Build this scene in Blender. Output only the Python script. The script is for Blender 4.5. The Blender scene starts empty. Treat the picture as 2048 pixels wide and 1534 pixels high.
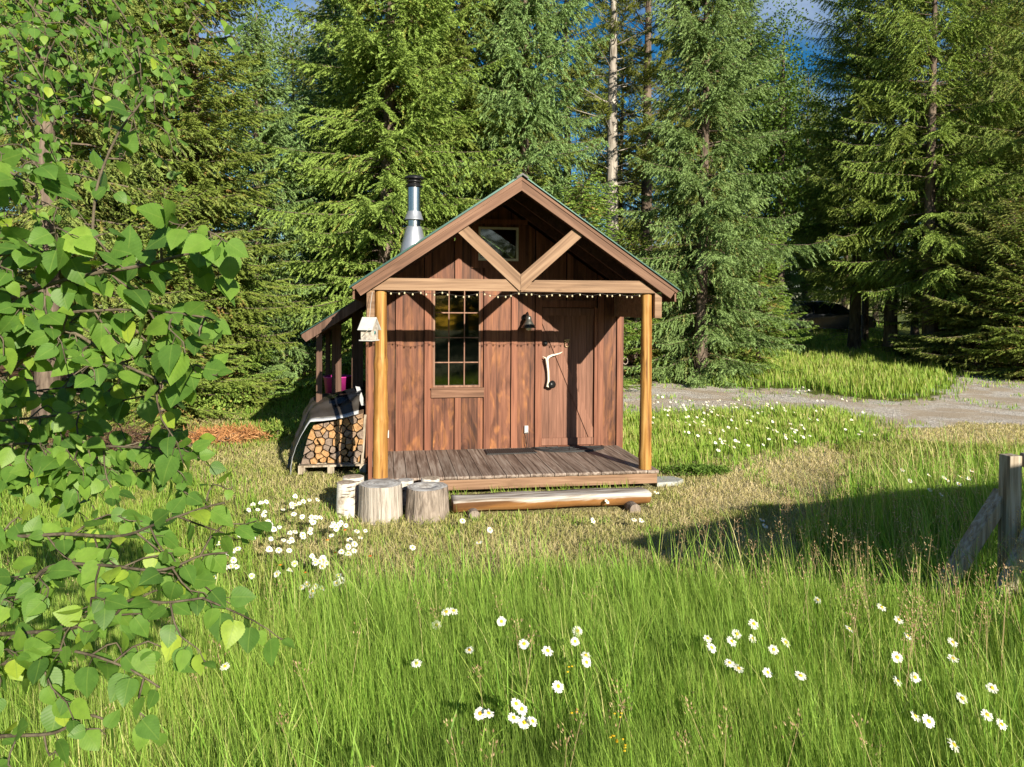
import bpy, math, random
import numpy as np
from mathutils import Vector, Matrix

# ------------------------------------------------------------------ scene, camera, light
scene = bpy.context.scene
COL = scene.collection
rad = math.radians

FPX, YP, PITCH, YAW, ROLL = 1473.03, 643.06, .0177, .1687, .006
CAM = np.array([-1.4559, -9.5795, 2.0654])
_s, _c = math.sin(YAW), math.cos(YAW)
_R = np.array([_c, -_s, 0.]); _Fh = np.array([_s, _c, 0.]); _Z = np.array([0., 0., 1.])
_F = _Fh*math.cos(PITCH) - _Z*math.sin(PITCH); _U = _Fh*math.sin(PITCH) + _Z*math.cos(PITCH)
_R2 = _R*math.cos(ROLL) + _U*math.sin(ROLL); _U2 = -_R*math.sin(ROLL) + _U*math.cos(ROLL)
cam = bpy.data.cameras.new("camera"); camo = bpy.data.objects.new("camera", cam); COL.objects.link(camo)
M = Matrix.Identity(4)
for i in range(3):
    M[i][0], M[i][1], M[i][2], M[i][3] = _R2[i], _U2[i], -_F[i], CAM[i]
camo.matrix_world = M
cam.sensor_width = 36; cam.lens = 36*FPX/2048; cam.shift_y = -(767-YP)/2048
cam.clip_start = .05; cam.clip_end = 600
scene.camera = camo

SUN_EL, SUN_TRAVEL = 21.0, (-.314, .949)          # light travels back and to the left
SUN_TO = np.array([-SUN_TRAVEL[0]*math.cos(rad(SUN_EL)), -SUN_TRAVEL[1]*math.cos(rad(SUN_EL)), math.sin(rad(SUN_EL))])
SUN_TO /= np.linalg.norm(SUN_TO)
sun = bpy.data.lights.new("sun", 'SUN'); sun.energy = 5.0; sun.angle = rad(.5); sun.color = (1, .91, .72)
suno = bpy.data.objects.new("sun", sun); COL.objects.link(suno)
suno.rotation_euler = Vector(SUN_TO).to_track_quat('Z', 'Y').to_euler(); suno.location = (10, -20, 20)
world = bpy.data.worlds.new("World"); scene.world = world; world.use_nodes = True
wt = world.node_tree; bg = wt.nodes["Background"]
sky = wt.nodes.new("ShaderNodeTexSky"); sky.sky_type = 'NISHITA'; sky.sun_disc = False
sky.sun_elevation = rad(SUN_EL); sky.sun_rotation = math.atan2(SUN_TO[0], SUN_TO[1])
sky.air_density = 1.0; sky.dust_density = .3; sky.ozone_density = 2.5
wc = wt.nodes.new("ShaderNodeTexCoord"); wm = wt.nodes.new("ShaderNodeMapping"); wm.inputs['Scale'].default_value = (1, 1, 2.6)
wn = wt.nodes.new("ShaderNodeTexNoise"); wn.inputs['Scale'].default_value = 3.2; wn.inputs['Detail'].default_value = 6
wr = wt.nodes.new("ShaderNodeValToRGB"); wr.color_ramp.elements[0].position = .52; wr.color_ramp.elements[1].position = .68
wx = wt.nodes.new("ShaderNodeMixRGB"); wx.inputs['Color2'].default_value = (7.5, 8.2, 9.6, 1)
wk = wt.nodes.new("ShaderNodeMath"); wk.operation = 'MULTIPLY'; wk.inputs[1].default_value = .45
wt.links.new(wc.outputs['Generated'], wm.inputs[0]); wt.links.new(wm.outputs[0], wn.inputs['Vector'])
wt.links.new(wn.outputs[0], wr.inputs[0]); wt.links.new(wr.outputs[0], wk.inputs[0]); wt.links.new(wk.outputs[0], wx.inputs['Fac'])
wh = wt.nodes.new("ShaderNodeHueSaturation"); wh.inputs['Saturation'].default_value = 1.45; wh.inputs['Value'].default_value = .95
wt.links.new(sky.outputs[0], wh.inputs['Color']); wt.links.new(wh.outputs[0], wx.inputs['Color1']); wt.links.new(wx.outputs[0], bg.inputs[0])
bg.inputs[1].default_value = .055
vs = scene.view_settings; vs.view_transform = 'Standard'; vs.look = 'None'; vs.gamma = 1; vs.use_curve_mapping = False
vs.exposure = .95
scene.render.engine = 'CYCLES'
cy = scene.cycles
cy.max_bounces = 6; cy.diffuse_bounces = 3; cy.glossy_bounces = 3; cy.transmission_bounces = 3; cy.transparent_max_bounces = 6
cy.use_denoising = True; cy.caustics_reflective = False; cy.caustics_refractive = False
try: cy.denoiser = 'OPENIMAGEDENOISE'
except Exception: pass

# ------------------------------------------------------------------ terrain
def hgt(x, y):
    """ground height: level round the cabin, rising gently towards the trees behind"""
    y = np.asarray(y, float)
    a = .00115*np.clip(y-1, 0, 32)**2
    return a + .015*np.sin(np.asarray(x)*.9+1.3)*np.sin(y*.7)*np.clip((y-4)/10, 0, 1)

def ray(u, v): return _F + _R2*(u-1024)/FPX - _U2*(v-YP)/FPX
def at_ground(u, v, up=0.):
    d = ray(u, v); z = 0.
    for _ in range(40):
        t = (z+up-CAM[2])/d[2]; p = CAM+d*t; z = float(hgt(p[0], p[1]))
    return p
def col_at(u, Z, up=0.):
    """ground point straight out along picture column u, Z metres ahead"""
    d = ray(u, YP); p = CAM + d*Z
    return np.array([p[0], p[1], float(hgt(p[0], p[1]))+up])
def pt(u, v, Z): return CAM + ray(u, v)*Z

# ------------------------------------------------------------------ objects, tags
def tag(o, label=None, cat=None, group=None, kind=None):
    if label: o['label'] = label
    if cat: o['category'] = cat
    if group: o['group'] = group
    if kind: o['kind'] = kind
    return o
def empty(name, loc=(0, 0, 0), label=None, cat=None, group=None):
    o = bpy.data.objects.new(name, None); COL.objects.link(o); o.location = loc; o.empty_display_size = .1
    return tag(o, label, cat, group)

def fast_mesh(name, V, F, mats, mi=None, attrs=None, smooth=False):
    """V (n,3); F: list of int arrays (k,3) / (k,4) or a ragged list"""
    me = bpy.data.meshes.new(name)
    if isinstance(F, list) and len(F) and isinstance(F[0], np.ndarray) and F[0].ndim == 2:
        loops = np.concatenate([f.ravel() for f in F]).astype(np.int32)
        tot = np.concatenate([np.full(len(f), f.shape[1]) for f in F]).astype(np.int32)
    else:
        tot = np.array([len(f) for f in F], np.int32); loops = np.array([i for f in F for i in f], np.int32)
    V = np.asarray(V, np.float32)
    me.vertices.add(len(V)); me.vertices.foreach_set("co", V.ravel())
    me.loops.add(len(loops)); me.loops.foreach_set("vertex_index", loops)
    st = np.concatenate([[0], np.cumsum(tot)[:-1]]).astype(np.int32)
    me.polygons.add(len(tot)); me.polygons.foreach_set("loop_start", st); me.polygons.foreach_set("loop_total", tot)
    if mi is not None: me.polygons.foreach_set("material_index", np.asarray(mi, np.int32))
    if smooth: me.polygons.foreach_set("use_smooth", np.ones(len(tot), bool))
    for m in (mats if isinstance(mats, (list, tuple)) else [mats]): me.materials.append(m)
    me.update(calc_edges=True)
    for k, (dom, typ, arr) in (attrs or {}).items():
        a = me.attributes.new(k, typ, dom)
        a.data.foreach_set("vector" if typ == 'FLOAT_VECTOR' else "value", np.asarray(arr, np.float32).ravel())
    return me
def link(name, me, parent=None, loc=None):
    o = bpy.data.objects.new(name, me); COL.objects.link(o)
    if parent is not None: o.parent = parent
    if loc is not None: o.location = loc
    return o

class MB:
    """collects boxes, prisms and tubes; build() links them as one mesh object"""
    def __init__(s, seed=1): s.v = []; s.f = []; s.m = []; s.r = []; s.sm = []; s.rg = random.Random(seed); s.mi = 0
    def _add(s, vs_, fs, smooth=False, r=None):
        b = len(s.v); s.v += [tuple(map(float, p)) for p in vs_]; r = s.rg.random() if r is None else r
        for f in fs: s.f.append([b+i for i in f]); s.m.append(s.mi); s.r.append(r); s.sm.append(smooth)
        return s
    def box(s, x0, x1, y0, y1, z0, z1, r=None):
        vs_ = [(x0, y0, z0), (x1, y0, z0), (x1, y1, z0), (x0, y1, z0), (x0, y0, z1), (x1, y0, z1), (x1, y1, z1), (x0, y1, z1)]
        return s._add(vs_, [(0, 3, 2, 1), (4, 5, 6, 7), (0, 1, 5, 4), (1, 2, 6, 5), (2, 3, 7, 6), (3, 0, 4, 7)], r=r)
    def prism(s, poly, y0, y1, r=None):
        """polygon in XZ pushed along Y"""
        n = len(poly); vs_ = [(x, y0, z) for x, z in poly]+[(x, y1, z) for x, z in poly]
        fs = [list(range(n)), list(range(2*n-1, n-1, -1))]+[((i+1) % n, i, n+i, n+(i+1) % n) for i in range(n)]
        return s._add(vs_, fs, r=r)
    def prismx(s, poly, x0, x1, r=None):
        """polygon in YZ pushed along X"""
        n = len(poly); vs_ = [(x0, y, z) for y, z in poly]+[(x1, y, z) for y, z in poly]
        fs = [list(range(n)), list(range(2*n-1, n-1, -1))]+[((i+1) % n, i, n+i, n+(i+1) % n) for i in range(n)]
        return s._add(vs_, fs, r=r)
    def bar(s, a, b, w, h, up=(0, 0, 1), r=None):
        a, b = Vector(a), Vector(b); d = (b-a).normalized(); up = Vector(up); x = d.cross(up).normalized(); z = x.cross(d).normalized()
        vs_ = [p+x*(i*w/2)+z*(j*h/2) for p in (a, b) for i, j in ((-1, -1), (1, -1), (1, 1), (-1, 1))]
        return s._add(vs_, [(0, 3, 2, 1), (4, 5, 6, 7), (0, 1, 5, 4), (1, 2, 6, 5), (2, 3, 7, 6), (3, 0, 4, 7)], r=r)
    def tube(s, pts, rs, n=8, cap=True, r=None, smooth=True):
        pts = [Vector(p) for p in pts]
        if not hasattr(rs, '__len__'): rs = [rs]*len(pts)
        vs_ = []; ref = Vector((0, 0, 1)) if abs((pts[-1]-pts[0]).normalized().z) < .9 else Vector((1, 0, 0))
        for i, p in enumerate(pts):
            d = (pts[min(i+1, len(pts)-1)]-pts[max(i-1, 0)]).normalized(); x = d.cross(ref).normalized(); y = x.cross(d)
            vs_ += [p+(x*math.cos(2*math.pi*k/n)+y*math.sin(2*math.pi*k/n))*rs[i] for k in range(n)]
        fs = [(i*n+k, i*n+(k+1) % n, (i+1)*n+(k+1) % n, (i+1)*n+k) for i in range(len(pts)-1) for k in range(n)]
        r = s.rg.random() if r is None else r
        s._add(vs_, fs, smooth, r)
        if cap:
            s._add(vs_[:n], [list(range(n-1, -1, -1))], False, r); s._add(vs_[-n:], [list(range(n))], False, r)
        return s
    def lathe(s, c, prof, n=24, smooth=True, wob=None, r=None):
        """prof: (radius, z) list; wob(angle, i) multiplies the radius"""
        vs_ = []
        for i, (rr, z) in enumerate(prof):
            for k in range(n):
                a = 2*math.pi*k/n; q = rr*(wob(a, i) if wob else 1)
                vs_.append((c[0]+q*math.cos(a), c[1]+q*math.sin(a), c[2]+z))
        fs = [(i*n+k, i*n+(k+1) % n, (i+1)*n+(k+1) % n, (i+1)*n+k) for i in range(len(prof)-1) for k in range(n)]
        return s._add(vs_, fs, smooth, r)
    def build(s, name, mats, parent=None, bevel=0, roty=0):
        if roty:   # local axes follow the slope of the board, so its grain does too
            R3 = Matrix.Rotation(-roty, 3, 'Y'); s.v = [tuple(R3 @ Vector(p)) for p in s.v]
        me = fast_mesh(name, np.array(s.v), s.f, mats, s.m, {'rnd': ('FACE', 'FLOAT', s.r)})
        me.polygons.foreach_set("use_smooth", np.array(s.sm, bool))
        o = link(name, me, parent)
        if roty: o.rotation_euler = (0, roty, 0)
        if bevel:
            b = o.modifiers.new("bevel", 'BEVEL'); b.width = bevel; b.segments = 2; b.limit_method = 'ANGLE'
        return o

# ------------------------------------------------------------------ materials
def newmat(name):
    m = bpy.data.materials.new(name); m.use_nodes = True; nt = m.node_tree
    return m, nt, nt.nodes["Principled BSDF"]
def N(nt, t, **kw):
    n = nt.nodes.new(t)
    for k, v in kw.items():
        if k in n.inputs: n.inputs[k].default_value = v
        else: setattr(n, k, v)
    return n
def ramp(nt, fac, stops):
    r = nt.nodes.new("ShaderNodeValToRGB"); e = r.color_ramp.elements
    while len(e) < len(stops): e.new(.5)
    for i, (p, c) in enumerate(stops): e[i].position = p; e[i].color = (*c, 1)
    nt.links.new(fac, r.inputs[0]); return r.outputs[0]
def mix(nt, fac, a, b, mode='MIX'):
    m = nt.nodes.new("ShaderNodeMixRGB"); m.blend_type = mode
    for i, x in zip((0, 1, 2), (fac, a, b)):
        if isinstance(x, (int, float)): m.inputs[i].default_value = x
        elif isinstance(x, tuple): m.inputs[i].default_value = (*x, 1)
        else: nt.links.new(x, m.inputs[i])
    return m.outputs[0]
def mmath(nt, op, a, b=0.):
    m = nt.nodes.new("ShaderNodeMath"); m.operation = op
    for i, x in zip((0, 1), (a, b)):
        if isinstance(x, (int, float)): m.inputs[i].default_value = x
        else: nt.links.new(x, m.inputs[i])
    return m.outputs[0]
def noise(nt, vec, scale, detail=4, dist=0, rough=.55):
    n = N(nt, "ShaderNodeTexNoise", Scale=scale, Detail=detail, Distortion=dist, Roughness=rough)
    nt.links.new(vec, n.inputs['Vector']); return n.outputs[0]
def coords(nt, scale=(1, 1, 1), rnd=0.):
    c = nt.nodes.new("ShaderNodeTexCoord"); m = nt.nodes.new("ShaderNodeMapping"); m.inputs['Scale'].default_value = scale
    if rnd:
        a = attr(nt, 'rnd'); k = mmath(nt, 'MULTIPLY', a, rnd)
        cx = nt.nodes.new("ShaderNodeCombineXYZ"); nt.links.new(k, cx.inputs[0]); nt.links.new(k, cx.inputs[1]); nt.links.new(k, cx.inputs[2])
        v = nt.nodes.new("ShaderNodeVectorMath"); nt.links.new(c.outputs['Object'], v.inputs[0]); nt.links.new(cx.outputs[0], v.inputs[1])
        nt.links.new(v.outputs[0], m.inputs[0])
    else: nt.links.new(c.outputs['Object'], m.inputs[0])
    return m.outputs[0]
def attr(nt, name, out='Fac'):
    a = nt.nodes.new("ShaderNodeAttribute"); a.attribute_name = name; return a.outputs[out]
def bump(nt, bsdf, h, strength=.3, dist=.01):
    b = N(nt, "ShaderNodeBump", Strength=strength, Distance=dist); nt.links.new(h, b.inputs['Height']); nt.links.new(b.outputs[0], bsdf.inputs['Normal'])
def setc(nt, bsdf, c, rough=.7, metal=0., spec=.3):
    if isinstance(c, tuple): bsdf.inputs['Base Color'].default_value = (*c, 1)
    else: nt.links.new(c, bsdf.inputs['Base Color'])
    if isinstance(rough, float): bsdf.inputs['Roughness'].default_value = rough
    else: nt.links.new(rough, bsdf.inputs['Roughness'])
    bsdf.inputs['Metallic'].default_value = metal; bsdf.inputs['Specular IOR Level'].default_value = spec

def wood(name, dark, mid, light, axis='z', var=.25, grain=1., patch=None, rough=.65, bs=.25, knots=0.):
    m, nt, b = newmat(name)
    hi, lo = 34*grain, 1.6*grain
    sc = {'x': (lo, hi, hi), 'y': (hi, lo, hi), 'z': (hi, hi, lo)}[axis]
    v = coords(nt, sc, 7.3); g = noise(nt, v, 1, 7, .6)
    sc2 = tuple(q*.16 for q in sc); v2 = coords(nt, sc2, 11.7); g2 = noise(nt, v2, 1.2, 4, 1.6)
    f = mmath(nt, 'ADD', mmath(nt, 'MULTIPLY', g, .6), mmath(nt, 'MULTIPLY', g2, .4))
    c = ramp(nt, f, [(.38, dark), (.5, mid), (.61, light)])
    if patch:
        v3 = coords(nt, {'x': (.7, 3, 3), 'y': (3, .7, 3), 'z': (3.2, 3.2, 1.0)}[axis], 5.1)
        # stain worn off along the growth figure of the sheet
        p = mmath(nt, 'ADD', mmath(nt, 'MULTIPLY', noise(nt, v3, 1.5, 3, 2.6, .5), .75), mmath(nt, 'MULTIPLY', noise(nt, coords(nt, {'x': (3, 30, 30), 'y': (30, 3, 30), 'z': (30, 30, 3)}[axis], 9.1), 1, 4, .5), .25))
        k = ramp(nt, p, [(.50, (0, 0, 0)), (.62, (.35, .35, .35)), (.70, (.9, .9, .9))])
        gz = nt.nodes.new("ShaderNodeSeparateXYZ"); tc = nt.nodes.new("ShaderNodeTexCoord"); nt.links.new(tc.outputs['Object'], gz.inputs[0])
        low = N(nt, "ShaderNodeMapRange"); low.inputs['From Min'].default_value = 1.6; low.inputs['From Max'].default_value = .3
        low.inputs['To Min'].default_value = .35; low.inputs['To Max'].default_value = 1.0; nt.links.new(gz.outputs[2], low.inputs[0])
        c = mix(nt, mmath(nt, 'MULTIPLY', k, low.outputs[0]), c, patch)
        dk = ramp(nt, noise(nt, v3, 1.3, 4, 1.5), [(.50, (1, 1, 1)), (.66, (.50, .46, .46))])
        c = mix(nt, 1, c, dk, 'MULTIPLY')
    if knots:
        vo = N(nt, "ShaderNodeTexVoronoi", Scale=1.); nt.links.new(coords(nt, {'x': (2.2, 9, 9), 'y': (9, 2.2, 9), 'z': (9, 9, 2.2)}[axis], 3.1), vo.inputs['Vector'])
        kk = ramp(nt, vo.outputs['Distance'], [(.05, (.25, .2, .15)), (.16, (1, 1, 1))])
        c = mix(nt, knots, c, kk, 'MULTIPLY')
    r = attr(nt, 'rnd'); k = mmath(nt, 'ADD', mmath(nt, 'MULTIPLY', r, var), 1-var/2)
    cc = nt.nodes.new("ShaderNodeCombineXYZ")
    for i in range(3): nt.links.new(k, cc.inputs[i])
    c = mix(nt, 1, c, cc.outputs[0], 'MULTIPLY')
    setc(nt, b, c, rough, 0, .25); bump(nt, b, f, bs, .006)
    return m

M_SIDING = wood('siding_wood', (.060, .023, .015), (.135, .053, .032), (.195, .080, .046), 'z', .55, .9, patch=(.46, .19, .06), rough=.5)
M_BATTEN = wood('batten_wood', (.115, .042, .026), (.185, .072, .043), (.25, .105, .062), 'z', .3, 1, rough=.55)
M_DOOR = wood('door_wood', (.13, .058, .038), (.20, .092, .062), (.26, .125, .085), 'z', .22, 1.2, rough=.55)
M_BEAM = wood('beam_wood', (.145, .085, .052), (.235, .142, .088), (.31, .20, .128), 'x', .25, .8, knots=.8)
M_BARGE = wood('barge_wood', (.095, .048, .030), (.155, .080, .051), (.215, .118, .078), 'x', .25, .8, knots=.5)
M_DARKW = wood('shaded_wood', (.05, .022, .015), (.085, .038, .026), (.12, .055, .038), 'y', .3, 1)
M_POSTW = wood('lean_to_wood', (.06, .032, .022), (.10, .055, .04), (.15, .085, .062), 'z', .3, 1)  # base colour darkened to stand in for the shade at the lean-to
M_DECK = wood('deck_wood', (.085, .058, .046), (.20, .15, .125), (.33, .275, .24), 'y', .45, 1.1, rough=.6, bs=.5)
M_SKIRT = wood('skirt_wood', (.15, .085, .05), (.23, .135, .085), (.31, .195, .13), 'x', .2, 1, knots=.4)
M_LOG = wood('peeled_log', (.14, .055, .016), (.34, .17, .045), (.50, .29, .10), 'z', .1, .8, rough=.5, knots=.85, bs=.6)
M_FENCE = wood('fence_wood', (.16, .12, .085), (.32, .265, .205), (.46, .41, .35), 'z', .2, 1, knots=.5, bs=.5)
M_TRIMW = wood('window_wood', (.15, .075, .05), (.22, .12, .085), (.30, .18, .13), 'z', .1, 1)

def plain(name, c, rough=.5, metal=0., spec=.4, nz=.12, nsc=30):
    m, nt, b = newmat(name)
    n = noise(nt, coords(nt), nsc, 4)
    d = tuple(x*(1-nz) for x in c); l = tuple(min(1, x*(1+nz)) for x in c)
    setc(nt, b, ramp(nt, n, [(.3, d), (.7, l)]), float(rough), metal, spec); return m
M_GREENMETAL = plain('green_roof_metal', (.022, .07, .062), .35, .3)
M_STEEL = plain('stainless_steel', (.56, .56, .56), .22, 1, nz=.06)
M_GALV = plain('galvanised_metal', (.50, .52, .56), .42, .75, nz=.12, nsc=9)
M_BLACKM = plain('black_metal', (.022, .022, .024), .35, .4)
M_DARKIN = plain('interior_dark', (.05, .035, .025), .8)
M_WHITE = plain('white_paint', (.50, .50, .50), .5)
M_CREAM = plain('cream_vinyl', (.66, .66, .58), .4)
M_GREY = plain('grey_plastic', (.45, .45, .46), .5)
M_RUBBER = plain('black_rubber', (.030, .031, .034), .6, nz=.5, nsc=60)
M_ANTLER = plain('antler_bone', (.72, .68, .58), .45, nz=.12)
M_BRONZE = plain('bronze', (.30, .22, .13), .35, .8)
M_TUB = plain('magenta_plastic', (.42, .03, .22), .4)
M_TARP = plain('brown_tarp', (.032, .027, .024), .42, 0, .5, nz=.25, nsc=8)
M_TARPB = plain('black_tarp', (.008, .009, .012), .25, 0, .6, nz=.3, nsc=8)
M_HEM = plain('silver_hem', (.42, .43, .47), .35, .1, .5, nz=.1)
M_CONCRETE = plain('paver_concrete', (.36, .37, .36), .85, nz=.25, nsc=14)
M_CARPAINT = plain('dark_blue_car_paint', (.05, .07, .12), .15, .2, .6)
M_TYRE = plain('tyre_rubber', (.015, .015, .016), .8)
M_BULB = plain('pearl_bulb', (.52, .45, .30), .2, 0, .5, nz=.05)
M_CABLE = plain('cable', (.04, .035, .03), .6)
M_BARKG = None

def glassy(name, tint=(.02, .025, .02), rough=.03, mixf=.12):
    m, nt, b = newmat(name)
    nt.nodes.remove(b); out = nt.nodes['Material Output']
    t = N(nt, "ShaderNodeBsdfTransparent"); t.inputs[0].default_value = (*tint, 1)
    g = N(nt, "ShaderNodeBsdfGlossy"); g.inputs['Roughness'].default_value = rough
    fr = N(nt, "ShaderNodeFresnel", IOR=1.8); mx = nt.nodes.new("ShaderNodeMixShader")
    nt.links.new(fr.outputs[0], mx.inputs[0]); nt.links.new(t.outputs[0], mx.inputs[1]); nt.links.new(g.outputs[0], mx.inputs[2]); nt.links.new(mx.outputs[0], out.inputs[0])
    return m
M_GLASS = glassy('window_glass', (.75, .78, .74))
M_CARGLASS = glassy('car_glass', (.08, .09, .09))

def bark(name, dark, light, sc=(14, 14, 2.5), bs=.8):
    m, nt, b = newmat(name); v = coords(nt, sc); n = noise(nt, v, 1, 8, .8)
    n2 = noise(nt, coords(nt, (2, 2, 1)), 1, 3)
    c = ramp(nt, n, [(.35, dark), (.62, light)]); c = mix(nt, .35, c, ramp(nt, n2, [(.4, dark), (.6, light)]))
    setc(nt, b, c, .9, 0, .15); bump(nt, b, n, bs, .03); return m
M_BARK = bark('conifer_bark', (.055, .040, .032), (.20, .155, .125))
M_PINEBARK = bark('grey_pine_bark', (.15, .125, .105), (.46, .42, .38), (9, 9, 1.8))
M_GREYWOOD = bark('weathered_stump_side', (.13, .10, .08), (.50, .45, .41), (30, 30, 1.4), 1.)
M_STUMPBARK = bark('rough_stump_bark', (.07, .052, .042), (.36, .30, .26), (22, 22, 5), 1.)
M_TWIG = bark('birch_twig_bark', (.05, .04, .028), (.17, .14, .10), (40, 40, 40), .2)

def rings(name, c1, c2, c3):
    m, nt, b = newmat(name); v = coords(nt)
    w = N(nt, "ShaderNodeTexWave", Scale=9, Distortion=2.2, Detail=3); w.wave_type = 'RINGS'; w.rings_direction = 'Z'; nt.links.new(v, w.inputs[0])
    n = noise(nt, v, 7, 6, .4)
    f = mmath(nt, 'ADD', mmath(nt, 'MULTIPLY', w.outputs['Fac'], .10), mmath(nt, 'MULTIPLY', n, .95))
    setc(nt, b, ramp(nt, f, [(.38, c1), (.55, c2), (.72, c3)]), .85, 0, .2); bump(nt, b, f, .4, .01); return m
M_STUMPTOP = rings('weathered_cut_wood', (.18, .16, .15), (.42, .41, .41), (.60, .60, .61))
M_STUMPTOPB = rings('brown_cut_wood', (.16, .12, .09), (.36, .29, .23), (.52, .45, .38))
# birch bark: white with dark lenticels
M_BIRCH, nt, b = newmat('white_birch_bark')
n = noise(nt, coords(nt, (7, 7, 38)), 1, 4, .5); n2 = noise(nt, coords(nt, (9, 9, 7)), 1, 4)
c = ramp(nt, n, [(.36, (.10, .08, .07)), (.44, (.60, .57, .53)), (1, (.74, .72, .70))])
c = mix(nt, 1, c, ramp(nt, n2, [(.36, (.55, .48, .42)), (.5, (1, 1, 1))]), 'MULTIPLY'); setc(nt, b, c, .6); bump(nt, b, n, .3, .005)
# weathered step: white-grey top worn through an orange log finish
M_STEP, nt, b = newmat('weathered_step')
g = noise(nt, coords(nt, (1.6, 22, 22)), 1, 7, .6); g2 = noise(nt, coords(nt, (1.2, 5, 5)), 1, 5, .8)
c = ramp(nt, g, [(.36, (.14, .11, .085)), (.47, (.34, .30, .27)), (.64, (.58, .56, .54))])
sp = nt.nodes.new("ShaderNodeSeparateXYZ"); gn = nt.nodes.new("ShaderNodeTexCoord"); nt.links.new(gn.outputs['Object'], sp.inputs[0])
# (ramp positions are limited to 0..1, so rescale)
s_ = mmath(nt, 'MULTIPLY', mmath(nt, 'ADD', mmath(nt, 'MULTIPLY', sp.outputs[2], 6.0), mmath(nt, 'MULTIPLY', g2, .9)), .5)
face = ramp(nt, s_, [(.56, (0, 0, 0)), (.62, (1, 1, 1))])
c = mix(nt, face, ramp(nt, g2, [(.35, (.13, .06, .025)), (.55, (.32, .15, .05)), (.75, (.42, .29, .17))]), c)
setc(nt, b, c, .7); bump(nt, b, g, .5, .008)

def firewood(name):
    m, nt, b = newmat(name); v = coords(nt, (1, 1, 1), 9.1)
    n = noise(nt, v, 30, 5, 1.0); r = attr(nt, 'rnd'); oi = nt.nodes.new("ShaderNodeObjectInfo")
    c = ramp(nt, n, [(.3, (.20, .10, .04)), (.5, (.36, .20, .09)), (.7, (.47, .30, .15))])
    d = ramp(nt, n, [(.3, (.12, .085, .065)), (.7, (.28, .21, .17))])
    c = mix(nt, ramp(nt, oi.outputs['Random'], [(.55, (0, 0, 0)), (.75, (1, 1, 1))]), c, d)
    setc(nt, b, c, .8); return m
M_FIREWOOD = firewood('split_firewood')

def foliage(name, stops, trans=.3, tip=None, rough=.65, spec=.12):
    m, nt, b = newmat(name)
    oi = nt.nodes.new("ShaderNodeObjectInfo")
    r = attr(nt, 'rnd'); c = ramp(nt, r, stops)
    if tip is not None:
        c = mix(nt, mmath(nt, 'MULTIPLY', attr(nt, 'tip'), tip[1]), c, tip[0])
    hs = nt.nodes.new("ShaderNodeHueSaturation"); nt.links.new(c, hs.inputs['Color'])
    nt.links.new(mmath(nt, 'ADD', mmath(nt, 'MULTIPLY', oi.outputs['Random'], .024), .488), hs.inputs['Hue'])
    nt.links.new(mmath(nt, 'ADD', mmath(nt, 'MULTIPLY', oi.outputs['Random'], .3), .85), hs.inputs['Value'])
    c = hs.outputs[0]
    setc(nt, b, c, rough, 0, spec)
    if trans:
        t = nt.nodes.new("ShaderNodeBsdfTranslucent"); tc = mix(nt, 1, c, (1.25, 1.15, .55), 'MULTIPLY'); nt.links.new(tc, t.inputs[0])
        mx = nt.nodes.new("ShaderNodeMixShader"); mx.inputs[0].default_value = trans; out = nt.nodes['Material Output']
        nt.links.new(b.outputs[0], mx.inputs[1]); nt.links.new(t.outputs[0], mx.inputs[2]); nt.links.new(mx.outputs[0], out.inputs[0])
    return m
M_SPRUCE = foliage('blue_green_spruce_needles', [(0, (.085, .135, .035)), (.5, (.165, .27, .080)), (.85, (.24, .36, .12)), (1, (.40, .30, .11))], .2, ((.30, .45, .18), .85))
M_GSPRUCE = foliage('green_spruce_needles', [(0, (.085, .13, .022)), (.5, (.18, .27, .052)), (.85, (.27, .35, .075)), (1, (.44, .32, .10))], .2, ((.33, .44, .11), .8))
M_FIR = foliage('yellow_green_fir_needles', [(0, (.10, .14, .03)), (.45, (.17, .25, .05)), (.78, (.25, .33, .07)), (.92, (.34, .25, .09)), (1, (.46, .25, .11))], .22, ((.29, .41, .08), .6))
M_PINE = foliage('pine_needles', [(0, (.11, .14, .03)), (.6, (.23, .26, .055)), (1, (.34, .32, .08))], .25, ((.32, .36, .09), .5))
M_SHADEFIR = foliage('dark_fir_needles', [(0, (.09, .13, .03)), (.6, (.19, .25, .06)), (.9, (.29, .25, .08)), (1, (.40, .24, .10))], .25, ((.32, .40, .11), .65))
M_DEAD = foliage('dead_orange_needles', [(0, (.30, .12, .055)), (.6, (.42, .19, .09)), (1, (.52, .28, .15))], .2)
M_BROWNB = foliage('brown_brush', [(0, (.06, .035, .022)), (.6, (.13, .075, .05)), (1, (.26, .14, .09))], 0)
M_LEAFBG = foliage('broad_leaves', [(0, (.06, .12, .02)), (.6, (.13, .22, .04)), (1, (.22, .32, .07))], .35, None)
M_GRASS = foliage('lush_grass', [(0, (.058, .15, .012)), (.40, (.130, .29, .026)), (.72, (.225, .39, .048)), (.88, (.38, .42, .11)), (1, (.56, .48, .25))], .33, ((.42, .52, .12), .5), .5, .2)
M_HAY = foliage('mown_grass', [(0, (.17, .25, .04)), (.30, (.30, .38, .08)), (.5, (.50, .48, .20)), (.8, (.68, .59, .35)), (1, (.82, .73, .50))], .3, None, .65, .12)
M_SEED = foliage('seed_heads', [(0, (.26, .15, .09)), (.6, (.42, .28, .17)), (1, (.55, .42, .26))], .3)
M_PETAL = foliage('daisy_petals', [(0, (.80, .80, .78)), (1, (.88, .88, .86))], .25)
M_DISC = foliage('daisy_disc', [(0, (.75, .42, .01)), (1, (.85, .55, .03))], 0)
M_STEM = foliage('flower_stem', [(0, (.10, .17, .03)), (1, (.16, .24, .05))], .2)
M_HAWK = foliage('orange_flower', [(0, (.75, .16, .02)), (1, (.85, .25, .03))], .2)
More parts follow.
